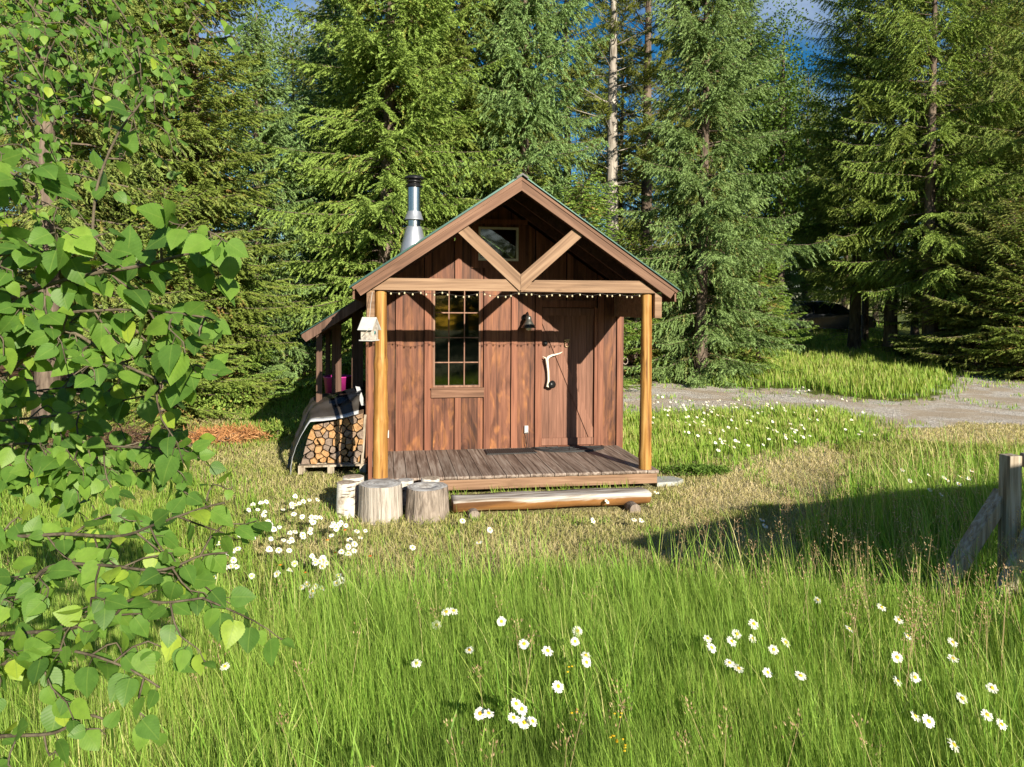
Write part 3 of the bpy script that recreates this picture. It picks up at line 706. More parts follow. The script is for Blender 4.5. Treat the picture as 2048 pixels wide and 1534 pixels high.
def sub(V, F, rows, name, mat):
    sel = F.reshape(nv, nu, 4)
    s_ = sel[rows].reshape(-1, 4); u_, inv = np.unique(s_, return_inverse=True)
    me = fast_mesh(name, V[u_]-np.array([-2.2, 0, 0]), [inv.reshape(-1, 4)], mat, None, {'rnd': ('FACE', 'FLOAT', np.full(len(s_), .5))}, True)
    o = link(name, me, tarp); md = o.modifiers.new('solid', 'SOLIDIFY'); md.thickness = .004; return o
sub(V, F, slice(0, 2), 'hem', M_HEM); cl = sub(V, F, slice(2, nv), 'cloth', M_TARP)
cl.data.materials.append(M_TARPB)
mi = np.zeros((nv-2, nu), np.int32); 
for j in range(nv-2):
    for i in range(nu):
        if i < nu*.30 - j*.1 and j > 9 - i*.12 + 2*math.sin(i*.7): mi[j, i] = 1
cl.data.polygons.foreach_set('material_index', mi.ravel())
mb = MB(50); mb.prism([(-.0, 0), (.055, 0), (-.02, .24), (-.075, .25)], -.006, .0, r=.5)
o = mb.build('hem_strap', M_HEM, tarp); o.location = (.425, .12, .80)
mb = MB(51); mb.bar((-1.76, -.25, .0), (-1.715, -.16, .72), .03, .018, (0, 1, 0)); o = mb.build('prop_stick', M_FENCE); tag(o, 'thin upright stick leaning at the right end of the firewood', 'stick')

# ------------------------------------------------------------------ things on the cabin
# birdhouse hanging in front of the left corner
bh = empty('birdhouse', (-1.632, -1.70, 1.73), 'white painted birdhouse hanging by the left porch post', 'birdhouse')
bh.rotation_euler = (0, 0, rad(-27))
mb = MB(60); w2, dd = .066, .065
mb._add([(-w2, -dd, 0), (w2, -dd, 0), (w2, dd, 0), (-w2, dd, 0), (-w2, -dd, .125), (w2, -dd, .125), (w2, dd, .125), (-w2, dd, .125), (-w2, 0, .215), (w2, 0, .215)],
        [(0, 3, 2, 1), (0, 1, 5, 4), (2, 3, 7, 6), (1, 2, 6, 9, 5), (0, 4, 8, 7, 3), (4, 5, 9, 8), (6, 7, 8, 9)])
M_BIRDW = plain('worn_white_paint', (.42, .37, .33), .6, nz=.5, nsc=26)
mb.build('body', M_BIRDW, bh)
mb = MB(61); mb.prismx([(-.095, .098), (0, .225), (0, .236), (-.104, .102)], -.086, .082, r=.9); mb.prismx([(.095, .098), (.104, .102), (0, .236), (0, .225)], -.086, .082, r=.9)
mb.build('roof', M_WHITE, bh)
mb = MB(62); mb.box(-.078, .072, -.085, .085, -.012, -.001); mb.build('base', M_WHITE, bh)
mb = MB(63); mb.tube([(0, 0, .236), (.002, .02, .38), (0, .06, .50)], .0022, 5); mb.build('hanging_wire', M_GREY, bh)
mb = MB(64); mb.lathe((0, 0, 0), [(.001, 0), (.02, 0), (.02, .004), (.001, .004)], 14); o = mb.build('entrance_hole', plain('teal_paint', (.10, .22, .22), .5), bh); o.rotation_euler = (0, rad(90), 0); o.location = (w2, -.01, .075)
mb = MB(65); mb.tube([(.0, -.12, .06), (.05, -.09, .12)], .004, 6); mb.build('perch', M_FENCE, bh)

# wall lamp
lamp = empty('wall_lamp', (.362, -.015, 1.86), 'black barn lamp on the wall between window and door', 'lamp')
mb = MB(66); mb.lathe((0, 0, 0), [(.045, 0), (.045, .012), (.001, .014)], 20); o = mb.build('wall_plate', M_BLACKM, lamp); o.rotation_euler = (rad(90), 0, 0); o.location = (-.01, 0, .09)
mb = MB(67); mb.tube([(-.01, -.01, .09), (-.01, -.07, .14), (-.005, -.12, .155), (.01, -.13, .10)], .011, 10); mb.build('arm', M_BLACKM, lamp)
M_LAMPG = plain('aged_lamp_metal', (.16, .16, .155), .35, .7)
mb = MB(68); mb.lathe((.01, -.13, 0), [(.098, -.045), (.094, -.036), (.050, .03), (.046, .045), (.040, .048), (.038, .085), (.03, .105), (.012, .113), (.001, .115)], 28); mb.lathe((.01, -.13, 0), [(.096, -.045), (.048, .028)], 28); mb.build('shade', M_LAMPG, lamp)
mb = MB(69); mb.lathe((.01, -.13, 0), [(.03, .02), (.042, -.03), (.036, -.07), (.001, -.085)], 20); mb.build('glass', M_CREAM, lamp)

# electrical outlets
def outlet(x, z, lab, cords):
    t_ = empty('electrical_outlet', (x, -.001, z), lab, 'outlet', None)
    mb = MB(70); mb.box(-.026, .026, -.03, 0, -.045, .055); mb.build('cover', M_GREY if cords else M_WHITE, t_, .004)
    if cords:
        mb = MB(71)
        for q in (0, .02): mb.tube([(-.005+q, -.032, -.03), (-.01+q, -.05, -.08), (-.012+q*1.6, -.04, -.17), (.01+q, -.045, -.235)], .0045, 6)
        mb.build('cord', M_CABLE, t_)
outlet(.373, .46, 'grey outlet box with two black cords left of the door', True)
outlet(-1.448, .44, 'white outlet low on the wall beside the left porch post', False)
# ring hung on the right corner
mb = MB(72); mb.tube([(.035*math.sin(a), 0, .045*math.cos(a)) for a in np.linspace(.5, 6.0, 26)], .006, 8)
o = mb.build('horseshoe', plain('worn_iron', (.34, .28, .24), .5, .5)); o.location = (1.755, .05, 1.36); tag(o, 'worn iron horseshoe hanging on the right corner of the cabin', 'horseshoe')

# string lights under the beam
sl = empty('string_lights', (0, -1.57, 2.235), 'string of small pearl bulbs sagging under the porch beam', 'string lights')
hooks = [-1.45, -1.28, -1.10, -.86, -.43, -.02, .10, .40, .66, .93, 1.12, 1.41]
def sag(x):
    for a, b_ in zip(hooks[:-1], hooks[1:]):
        if a <= x <= b_: t_ = (x-a)/(b_-a); return -.10*(b_-a)*4*t_*(1-t_)
    return 0
xs = np.linspace(hooks[0], hooks[-1], 90)
mb = MB(73); mb.tube([(x, 0, sag(x)+.008) for x in xs], .0022, 5); mb.build('cable', M_CABLE, sl)
first = None; nbulb = 37
for i in range(nbulb):
    x = hooks[0]+(hooks[-1]-hooks[0])*(i+.5+.14*math.sin(i*2.1))/nbulb
    if first is None:
        mb = MB(74); mb.lathe((0, 0, 0), [(.001, -.011), (.007, -.0085), (.0105, 0), (.008, .008), (.005, .013), (.001, .014)], 12); first = mb.build('bulb', M_BULB, sl); o = first
    else: o = first.copy(); COL.objects.link(o); o.parent = sl
    o.location = (x, -.003, sag(x)-.007)

# doormats
mb = MB(75); n = 28; q = [(.72+.47*math.cos(a), -.035-.40*math.sin(a)**.8*1.0) for a in np.linspace(0.0001, math.pi-.0001, n)]
def flat(mb, q, z0, z1):
    k_ = len(q); mb._add([(x, y, z0) for x, y in q]+[(x, y, z1) for x, y in q], [list(range(k_)), list(range(2*k_-1, k_-1, -1))]+[((i+1) % k_, i, k_+i, k_+(i+1) % k_) for i in range(k_)], r=.5)
q = [(.93+.49*math.cos(a), -.05-.36*abs(math.sin(a))**.85) for a in np.linspace(0, math.pi, n)]
flat(mb, q, D+.003, D+.014)
cx0, cy0 = .93, -.05
for rr in (.95, .62, .3):
    pts_ = [(cx0+.49*rr*math.cos(a), cy0-.36*rr*abs(math.sin(a))**.85, D+.016) for a in np.linspace(.03, math.pi-.03, 26)]; mb.tube(pts_, .007, 5)
for a in np.linspace(.25, math.pi-.25, 9): mb.tube([(cx0+.49*.3*math.cos(a), cy0-.36*.3*math.sin(a), D+.016), (cx0+.49*.95*math.cos(a+.12), cy0-.36*.95*math.sin(a+.12), D+.016)], .006, 5)
o = mb.build('doormat', M_RUBBER); tag(o, 'half round black rubber doormat in front of the door', 'doormat')
mb = MB(76); flat(mb, [(-.205, -.42), (.445, -.40), (.43, -.10), (-.20, -.12)][::-1], D+.003, D+.012)
for i in range(24):
    x = -.19+i*.0268; mb.bar((x, -.405, D+.014), (x+.002, -.115, D+.014), .010, .005)
o = mb.build('doormat', M_RUBBER); tag(o, 'plain rectangular dark mat on the porch deck below the window', 'doormat')

# ------------------------------------------------------------------ stumps, step, paver
def stump(name, c, r0, r1, h, mside, mtop, lab, cat, seed, rough=.06, hollow=False):
    rg = random.Random(seed); ph = [rg.uniform(0, 6.28) for _ in range(6)]
    w_ = lambda a, i: 1+rough*(.5*math.sin(2*a+ph[0])+.35*math.sin(3*a+ph[1])+.22*math.sin(7*a+ph[2])+.18*math.sin(13*a+ph[3]+i*.1)+.14*math.sin(23*a+ph[4]-i*.2))
    t_ = empty(name, (c[0], c[1], 0), lab, cat)
    mb = MB(seed); prof = [(r0*(1+.03*math.exp(-z*14))+(r1-r0)*z/h, z-.02 if z == 0 else z) for z in np.linspace(0, h-.006, 12)]+[(r1*.985, h)]
    mb.lathe((0, 0, 0), prof, 72, True, w_); mb.build('bark', mside, t_)
    mb = MB(seed+1); w2_ = lambda a, i: w_(a, 12)
    pr_ = [(r1*.985, h+.0005), (r1*.7, h+.004), (r1*.42, h+.001), (r1*.3, h-(.02 if hollow else 0)), (.001, h-(.03 if hollow else -.003))]
    mb.lathe((0, 0, 0), pr_, 72, True, w2_); mb.build('cut_face', mtop, t_)
    return t_
stump('tree_stump', (-1.505, -2.235), .208, .202, .335, M_GREYWOOD, M_STUMPTOP, 'wide bleached stump seat in the middle, with streaky grey sides', 'stump', 21)
stump('tree_stump', (-1.055, -2.275), .215, .20, .300, M_STUMPBARK, M_STUMPTOP, 'wide stump with rough brown bark and a dark hole in its top', 'stump', 31, .08, True)
stump('birch_log', (-1.845, -2.10), .103, .094, .325, M_BIRCH, M_STUMPTOPB, 'short upright white birch log at the front left of the stumps', 'log', 41, .02)
stump('birch_log', (-1.79, -1.85), .110, .105, .325, M_BIRCH, M_STUMPTOPB, 'upright birch log behind the front left birch log', 'log', 51, .04)
stump('birch_log', (-1.262, -1.93), .085, .085, .290, M_BIRCH, M_STUMPTOP, 'upright birch log half hidden behind and between the two wide stumps', 'log', 61, .05)
stump('birch_log', (-1.00, -1.89), .095, .095, .295, M_BIRCH, M_STUMPTOPB, 'upright birch log behind the rough barked stump, touching the deck corner', 'log', 71, .05)
# long flattened log used as a step
mb = MB(80); ns = 40; prof_n = 12; V = []; F = []
for i in range(ns+1):
    t_ = i/ns; x = -.80+t_*2.06; yc = -2.21+.04*t_; hw = .155+.008*math.sin(x*5)
    ring = [(-1, .055), (-.97, .03), (-.86, -.02), (-.6, -.07), (0, -.09), (.6, -.07), (.9, -.03), (1, .02), (.98, .045), (.7, .050), (.2, .053), (-.5, .052)]
    for (a, z) in ring:
        V.append((x, yc+a*hw*(1+.02*math.sin(9*x+a*4)), .108+z+.006*math.sin(7*x+3*a)))
for i in range(ns):
    for k in range(prof_n): F.append((i*prof_n+k, (i+1)*prof_n+k, (i+1)*prof_n+(k+1) % prof_n, i*prof_n+(k+1) % prof_n))
F.append(list(range(prof_n))); F.append([ns*prof_n+k for k in range(prof_n-1, -1, -1)])
step = empty('log_step', (0, 0, 0), 'long weathered half log used as a step below the porch deck', 'step')
me = fast_mesh('log_step', np.array(V), F, M_STEP, None, {'rnd': ('FACE', 'FLOAT', np.full(len(F), .5))}); o = link('tread', me, step)
for x in (-.60, 1.05):
    mb = MB(81); mb.tube([(x, -2.43, .02), (x-.02, -2.0, .025)], [.06, .06], 16); mb.mi = 1
    mb.build('support_log', [M_STUMPBARK, M_STUMPTOPB], step)
mb = MB(82); flat(mb, [(1.66, -1.43), (1.93, -1.40), (2.05, -1.28), (1.98, -1.12), (1.70, -1.10)][::-1], -.01, .042); o = mb.build('paving_slab', M_CONCRETE, None, .008); tag(o, 'grey concrete slab in the grass at the right deck corner', 'paving slab')

# ------------------------------------------------------------------ fence corner at the right edge
fp = empty('fence_post', (2.95, -5.0, 0), 'weathered square fence post with two diagonal braces', 'fence post')
mb = MB(83); mb.box(-.05, .05, -.05, .05, -.05, 1.04); mb.build('post', M_FENCE, fp, .006)
def rel(u, v, Z): p = pt(u, v, Z); return (p[0]-2.95, p[1]+5.0, p[2])
mb = MB(84); mb.bar(rel(2008, 985, 5.34), rel(1868, 1205, 5.3), .085, .11, (0, 1, 0)); mb.build('brace', M_FENCE, fp, .006)
mb = MB(85); mb.bar(rel(2090, 1010, 5.2), rel(1990, 1210, 5.05), .085, .07, (0, 1, 0)); mb.build('brace', M_FENCE, fp, .006)
mb = MB(86); mb.bar(rel(2045, 920, 5.3), rel(2300, 915, 5.6), .05, .10, (0, 0, 1)); mb.build('rail', M_FENCE, fp, .006)
# unseen shelter inferred from its shadow on the grass; roof outline shaped to cast it
sh = empty('unseen_shelter', (5.6, -6.7, 0), 'unseen open timber shelter, its low roof shaped to shade the grass', 'shelter')
H_ = 2.45
def sun_back(p, up=0.): L_ = (H_-up)/math.tan(rad(SUN_EL)); return (p[0]-SUN_TRAVEL[0]*L_, p[1]-SUN_TRAVEL[1]*L_)
c_ = [sun_back(at_ground(u, v, w_), w_) for u, v, w_ in ((1255, 1085, .03), (1600, 1012, .15), (1760, 985, .33), (2120, 955, .38), (2230, 1165, .45), (1750, 1120, .42), (1480, 1100, .25))]
mb = MB(87); q = [(x-5.6, y+6.7) for x, y in c_]; k_ = len(q)
ar = sum(q[i][0]*q[(i+1) % k_][1]-q[(i+1) % k_][0]*q[i][1] for i in range(k_))
flat(mb, q if ar < 0 else q[::-1], H_-.03, H_+.03); mb.build('roof', M_POSTW, sh)
for x, y in (q[0], q[2], q[3], q[4], q[5]):
    mx_, my_ = sum(a for a, _ in q)/k_, sum(b for _, b in q)/k_; x, y = x*.93+mx_*.07, y*.93+my_*.07
    mb = MB(88); mb.box(x-.05, x+.05, y-.05, y+.05, -.03, H_-.032); mb.build('post', M_FENCE, sh)

# ------------------------------------------------------------------ parked car far back under the trees
cc_ = col_at(1652, 40); car = empty('parked_car', tuple(cc_), 'dark blue estate car with roof rails parked in the shade between the trees', 'car')
car.rotation_euler = (0, 0, -.12)
prof = [(-2.30, .42), (-2.34, .75), (-2.26, 1.02), (-2.12, 1.45), (-1.95, 1.66), (-1.2, 1.72), (-.1, 1.71), (.45, 1.60), (1.10, 1.14), (1.9, 1.02), (2.25, .85), (2.33, .60), (2.28, .40), (1.75, .34), (1.66, .55), (1.42, .68), (1.18, .55), (1.08, .32), (-1.05, .32), (-1.15, .56), (-1.40, .68), (-1.66, .56), (-1.76, .34)]
mb = MB(90); n = len(prof); V = []; 
for y, k in ((-.80, .0), (-.90, 1.), (.90, 1.), (.80, .0)):
    for x, z in prof:
        ins = .14*max(0, (z-1.05)/.65); V.append((x*(.985 if k == 0 else 1), math.copysign(abs(y)-ins, y), z-(.02 if k == 0 and z > 1.5 else 0)))
F = [list(range(n)), [3*n+i for i in range(n-1, -1, -1)]]+[(r_*n+(i+1) % n, r_*n+i, (r_+1)*n+i, (r_+1)*n+(i+1) % n) for r_ in range(3) for i in range(n)]
mb._add(V, F, False, .5); mb.build('body', M_CARPAINT, car, .02)
for sy in (-1,):
    for a in ([(-2.02, 1.10), (-1.90, 1.52), (-1.12, 1.60), (-1.12, 1.12)], [(-1.06, 1.12), (-1.06, 1.60), (-.25, 1.60), (-.2, 1.12)], [(-.14, 1.12), (-.18, 1.60), (.30, 1.54), (.92, 1.12)]):
        mb = MB(91); mb._add([(x, sy*(.905-.14*max(0, (z-1.05)/.65)), z) for x, z in a], [(0, 1, 2, 3)]); mb.build('side_window', M_CARGLASS, car)
for x in (-1.41, 1.41):
    for y in (-.82, .82):
        w_ = MB(92); w_.tube([(x, y-.1, .33), (x, y+.1, .33)], .33, 24); w_ = w_.build('wheel', M_TYRE, car)
        mb = MB(93); mb.tube([(x, y-.108, .33), (x, y-.10, .33)], .2, 16); mb.build('rim', M_GALV, w_)
for y in (-.62, .62):
    mb = MB(94); mb.tube([(-1.8, y, 1.69), (-1.7, y, 1.76), (-.3, y, 1.77), (-.1, y, 1.72)], .02, 6); mb.build('roof_rail', M_GALV, car)
mb = MB(95); mb.box(2.18, 2.29, -.8, -.5, .72, .84); mb.build('headlight', M_GREY, car)
mb = MB(96); mb.box(-2.30, -2.2, -.84, -.7, .95, 1.25); mb.build('tail_light', plain('red_lens', (.25, .01, .01), .2), car)

# ------------------------------------------------------------------ conifers
def blades_mesh(P, A, L, Wd, rng, rnd, tip):
    """one narrow triangle per needle spray: P base, A axis, L length, Wd width"""
    n = len(P); r = rng.normal(size=(n, 3)); S = np.cross(A, r); S /= np.linalg.norm(S, axis=1)[:, None]+1e-9
    V = np.empty((n, 3, 3), np.float32); V[:, 0] = P-S*Wd[:, None]/2; V[:, 1] = P+S*Wd[:, None]/2; V[:, 2] = P+A*L[:, None]
    return V.reshape(-1, 3), rnd, tip
def conifer_meshes(seed, H, R, cb, kind, matc, mattr, dens=1., lean=.0, top=1.0):
    rng = np.random.default_rng(seed); rg = random.Random(seed)
    tr = MB(seed); r0 = H*.0125+.03
    ph = rg.uniform(0, 6)
    axis = lambda z: (lean*z+.05*math.sin(z*.5+ph), .05*math.sin(z*.4+ph*2))
    tr.tube([(*axis(z), z) for z in np.linspace(-.1, H, 18)], [r0*(1-.93*i/17)*(1.25 if i == 0 else 1) for i in range(18)], 10)
    Ps, As, Ls, Ws, Rn, Tp = [], [], [], [], [], []
    z = cb
    sp = dict(spruce=(.34, 9, -.02, .26), fir=(.24, 7, .05, .16), pine=(.45, 5, .25, .05), loose=(.36, 8, .0, .30))[kind]
    while z < H*.985*top:
        t = (z-cb)/(H-cb); prof = (1-t)**.56*min(1, .72+t*2.2); Lm = R*prof+.12
        nb = sp[1]+(rg.random() < .5)
        for k in range(nb):
            az = rg.uniform(0, 6.283); L = Lm*rg.uniform(.45, 1.25)
            if rg.random() < .06: L *= 1.25
            if kind == 'loose' and rg.random() < .22: continue
            el = sp[2]+.75*t**1.5+rg.uniform(-.12, .12); dr = sp[3]*(1-t*.7)*rg.uniform(.6, 1.35)
            d = np.array([math.cos(az), math.sin(az), 0.]); p = np.array([-d[1], d[0], 0.])
            zz = z+rg.uniform(-.07, .07); ax_ = axis(zz); bend = rg.uniform(-.15, .15)
            def C(s):
                s = np.asarray(s)[..., None]
                return np.array([ax_[0], ax_[1], zz])+d*(s*L)+p*(bend*L*s*s)+_Z*(math.tan(el)*s*L-dr*L*(s**1.6)*1.25+dr*L*.75*s**4)
            ss = np.linspace(0, 1, 6); rb = .006+.011*L*.5
            tr.tube([tuple(q) for q in C(ss)], [rb*(1-.85*q) for q in ss], 4, False)
            # side twigs
            s0 = {'spruce': .14, 'fir': .10, 'pine': .45, 'loose': .22}[kind]
            nt_ = max(4, int(L*(1-s0)/({'spruce': .050, 'fir': .050, 'pine': .07, 'loose': .056}[kind])*dens))
            s = s0+(1-s0)*(np.arange(nt_)+rng.random(nt_)*.8)/nt_
            side = np.where(np.arange(nt_) % 2 == 0, 1., -1.)
            tl = np.clip({'spruce': .38, 'fir': .40, 'pine': .28, 'loose': .40}[kind]*L*(1.12-s)*rng.uniform(.6, 1.2, nt_), .10, .62)
            hang = {'spruce': .26, 'fir': .12, 'pine': -.35, 'loose': .32}[kind]*rng.uniform(.1, 2.4, nt_)
            T = d*.75+p*side[:, None]*rng.uniform(.55, 1.0, nt_)[:, None]-_Z*hang[:, None]+rng.normal(size=(nt_, 3))*.10
            T /= np.linalg.norm(T, axis=1)[:, None]
            B = C(s)
            # main axis itself also carries needles: add as twigs along the branch
            step_ = {'spruce': .032, 'fir': .032, 'pine': .024, 'loose': .034}[kind]/dens
            mx = int(.62/step_)+1
            q = (np.arange(mx)*step_)[None, :]; live = q < tl[:, None]
            q = np.broadcast_to(q, live.shape)
            droop = {'spruce': .55, 'fir': .25, 'pine': -.4, 'loose': .75}[kind]
            pos = B[:, None, :]+T[:, None, :]*q[..., None]-_Z*(droop*q**2)[..., None]
            dirT = T[:, None, :]-_Z*(2*droop*q)[..., None]
            pos = pos[live]; dirT = dirT[live]; frac = (q/tl[:, None])[live]; tw = np.broadcast_to(rng.random(nt_)[:, None], live.shape)[live]; sv = np.broadcast_to(s[:, None], live.shape)[live]
            for rep in range(3):
                m_ = len(pos); spread = {'spruce': .75, 'fir': .85, 'pine': .9, 'loose': .75}[kind]
                rr = rng.normal(size=(m_, 3))
                if kind == 'fir': rr[:, 2] *= .25
                A_ = dirT+rr*spread*.62; A_ /= np.linalg.norm(A_, axis=1)[:, None]
                Ps.append(pos+rng.normal(size=(m_, 3))*.006); As.append(A_)
                Ls.append(rng.uniform(.7, 1.2, m_)*{'spruce': .075, 'fir': .070, 'pine': .13, 'loose': .078}[kind]); Ws.append(rng.uniform(.8, 1.3, m_)*{'spruce': .026, 'fir': .026, 'pine': .018, 'loose': .026}[kind])
                inner = np.clip((.55-sv)*1.4, 0, .6)*(rng.random(m_) < .6)
                Rn.append(np.clip(tw*.75+rng.random(m_)*.12+inner*({'fir': .62}.get(kind, .5)), 0, 1)); Tp.append(np.clip(frac*.6+sv*.5-.15, 0, 1))
            # bare twigs near the trunk
            if kind != 'pine' and rg.random() < .8:
                for _ in range(2 if t < .5 else 1):
                    s_ = rg.uniform(.08, .5); b0 = C(np.array([s_]))[0]; e = b0+p*rg.choice((-1, 1))*rg.uniform(.15, .4)*min(1, L)+d*.15-_Z*rg.uniform(0, .25)
                    tr.tube([tuple(b0), tuple(e)], [.006, .002], 3, False)
        z += sp[0]*rg.uniform(.8, 1.2)*(.75+.35*(1-t))
    # dead stubs on the bare lower stem
    for _ in range(int(cb*5)):
        z_ = rg.uniform(.4, cb); az = rg.uniform(0, 6.28); l_ = rg.uniform(.3, 1.5); a_ = axis(z_)
        tr.tube([(a_[0], a_[1], z_), (a_[0]+math.cos(az)*l_*.6, a_[1]+math.sin(az)*l_*.6, z_+rg.uniform(-.1, .1)), (a_[0]+math.cos(az)*l_, a_[1]+math.sin(az)*l_, z_-rg.uniform(0, .45))], [.014, .009, .003], 4, False)
    Vb, rn, tp = blades_mesh(np.concatenate(Ps), np.concatenate(As), np.concatenate(Ls), np.concatenate(Ws), rng, np.concatenate(Rn), np.concatenate(Tp))
    nf = len(rn); print('conifer', kind, nf)
    crown = fast_mesh('crown', Vb, [np.arange(nf*3).reshape(-1, 3)], matc, None, {'rnd': ('FACE', 'FLOAT', rn), 'tip': ('FACE', 'FLOAT', tp)})
    trunk = fast_mesh('trunk', np.array(tr.v), tr.f, mattr, None, {'rnd': ('FACE', 'FLOAT', tr.r)}); trunk.polygons.foreach_set('use_smooth', np.ones(len(tr.f), bool))
    return trunk, crown
PROTO = {
 'spruceA': conifer_meshes(101, 15.5, 3.1, .7, 'spruce', M_GSPRUCE, M_BARK),
 'spruceB': conifer_meshes(102, 13.5, 2.7, .35, 'spruce', M_SPRUCE, M_BARK),
 'spruceC': conifer_meshes(103, 11.0, 2.2, .3, 'spruce', M_SPRUCE, M_BARK),
 'firA': conifer_meshes(104, 12.5, 2.3, .5, 'fir', M_FIR, M_BARK),
 'firS': conifer_meshes(105, 5.2, 1.7, .15, 'fir', M_FIR, M_BARK),
 'looseA': conifer_meshes(106, 17.0, 3.2, 3.0, 'loose', M_GSPRUCE, M_BARK),
 'shadeS': conifer_meshes(107, 4.6, 2.2, .2, 'fir', M_SHADEFIR, M_BARK),
 'pineA': conifer_meshes(108, 17.0, 2.4, 5.6, 'pine', M_PINE, M_PINEBARK),
 'looseB': conifer_meshes(109, 15.0, 2.8, 1.6, 'loose', M_SHADEFIR, M_BARK),
}
NM = {'spruceA': 'spruce_tree', 'spruceB': 'spruce_tree', 'spruceC': 'spruce_tree', 'firA': 'fir_tree', 'firS': 'young_fir_tree', 'looseA': 'spruce_tree', 'shadeS': 'young_fir_tree', 'pineA': 'pine_tree', 'looseB': 'fir_tree'}
def tree(kind, u, Z, label, scale=1., rot=None, group=None, pos=None, sz=None):
    # sz: height scale, when it differs from the width scale
    p = col_at(u, Z) if pos is None else (pos[0], pos[1], float(hgt(pos[0], pos[1])))
    t_ = empty(NM[kind], tuple(p), label, 'tree', group); rg = random.Random(int(u*7+Z*131))
    t_.rotation_euler = (0, 0, rg.uniform(0, 6.28) if rot is None else rot); t_.scale = (scale, scale, scale if sz is None else sz)
    link('trunk', PROTO[kind][0], t_); link('crown', PROTO[kind][1], t_)
    return t_
tree('spruceA', 775, 17.8, 'tall wide green spruce directly behind the stove pipe', 1.0, 0.4)
tree('spruceA', 925, 20.2, 'tall green spruce rising behind the left roof slope, right of the stove pipe', 1.02, 2.6)
tree('spruceB', 1045, 19.2, 'blue green spruce rising right behind the roof ridge', .84, 1.2, None, None, 1.15)
tree('spruceB', 1405, 20.3, 'broad blue green spruce with boughs to the ground, right of the cabin', .94, 3.1, None, None, 1.12)
tree('pineA', 1222, 21.5, 'pine with pale bare trunk, nearer of two pines behind the right roof slope', 1., 0.3)
tree('pineA', 1292, 24.5, 'darker farther pine of the two behind the right roof slope', 1.05, 3.9)
for ch in bpy.data.objects:
    if ch.parent and ch.parent.get('label', '').startswith('darker farther pine') and ch.name.startswith('trunk'):
        ch.data = ch.data.copy(); ch.data.materials[0] = M_BARK
tree('firS', 1160, 18.2, 'young yellow green fir just behind the top of the right roof slope', 1.0, 1.0)
tree('firS', 1268, 21.0, 'young brownish fir behind the right porch post', .82, 2.0)
tree('spruceC', 515, 17.2, 'small blue grey spruce behind the lean-to', .80, 0.9)
tree('firA', 395, 14.6, 'tall yellow green fir left of the lean-to, half behind birch leaves', .80, 2.2, None, None, 1.05)
tree('firA', 230, 16.5, 'tall fir deep behind the birch leaves, second from the left', 1.05, 4.2)
tree('looseB', 90, 12.5, 'dark fir at the left edge behind the birch leaves', 1.0, 1.5)
tree('spruceC', 668, 22.5, 'spruce filling the gap between the lean-to and the stove pipe', 1.1, 2.5)
tree('firS', 470, 15.2, 'low yellow green fir at the grass edge behind the firewood', .62, 3.0)
tree('firS', 330, 12.8, 'low fir with flat sprays under the tall left fir', .8, 5.0)
tree('firS', 1515, 21.5, 'young fir with brown inner twigs beside the broad spruce, left of the car', .85, .7)
tree('shadeS', 1440, 24.5, 'low dark fir behind the broad right spruce', 1.1, 1.7)
tree('looseA', 1712, 29.5, 'tall conifer with a thick dark trunk just right of the parked car', 1.0, .2)
tree('looseA', 1778, 27.5, 'tall conifer with a dark trunk, second right of the parked car', 1.05, 2.9)
tree('looseA', 1858, 25.0, 'tall conifer with a grey trunk above the gravel drive', 1.0, 4.4)
tree('looseB', 1975, 27.0, 'shaded conifer by the right edge, left of the last one', 1.05, 1.1)
tree('looseB', 2070, 23.5, 'shaded conifer cut by the right edge of the picture', 1., 3.3)
tree('shadeS', 1875, 26.5, 'low dark fir at the foot of the grey trunked conifer, left side', 1.0, 2.2)
tree('shadeS', 1950, 24.0, 'low dark fir by the gravel drive, right of the grey trunk', 1.15, .5)
tree('shadeS', 2030, 22.5, 'low dark fir by the gravel drive near the right edge', 1.15, 4.5)
tree('firS', 2060, 21.5, 'brownish young fir at the right edge beside the gravel drive', .9, 1.5)
tree('looseA', 1555, 46.0, 'tall dark conifer standing behind the parked car', 1.0, 5.5)
tree('looseA', 1945, 30.5, 'tall conifer with lit boughs between the grey trunk and the right edge', 1.0, 2.0)
tree('spruceA', 2010, 33.0, 'full green spruce high in the upper right corner', 1.05, .8)
tree('spruceB', 1475, 31.0, 'spruce deep behind the broad right spruce, left of the car', 1.2, 2.1)
# second and third rows, each seen only as parts of a crown between the nearer trees
rg = random.Random(77)
for i, (u, Z, k) in enumerate([(60, 22, 'looseB'), (585, 34, 'looseB'), (1610, 47, 'looseA'), (1640, 54, 'spruceA'), (330, 24, 'spruceA'), (655, 29, 'looseB'), (720, 27, 'spruceB'), (850, 28, 'looseA'), (1000, 28, 'spruceA'), (1130, 30, 'looseA'), (1240, 33, 'looseB'), (1370, 29, 'looseB'),
    (1440, 36, 'looseA'), (1690, 50, 'looseB'), (1830, 40, 'looseB'), (1930, 36, 'looseA'), (2040, 36, 'looseB'), (2180, 30, 'looseA'), (150, 32, 'looseA'), (-60, 24, 'looseB'), (1750, 52, 'looseB'), (-250, 18, 'firA'), (2300, 24, 'looseB'), (1900, 50, 'spruceB'), (2040, 50, 'looseB')]):
    tree(k, u, Z, 'distant conifer in the back rows, seen only in gaps between nearer trees', rg.uniform(.9, 1.05), None, 'conifers in the back rows of the wood')
# conifers to the right of and behind the viewer, which shade the far right of the scene
for i, (x, y, k, s) in enumerate([(25.5, -1, 'spruceA', 1.0), (27.5, 8.5, 'looseB', .9), (40, 9, 'spruceA', 1)]):
    tree(k, 900+i*50, 10+i, 'conifer standing out of the picture to the right', s, None, 'conifers right of the picture', (x, y))

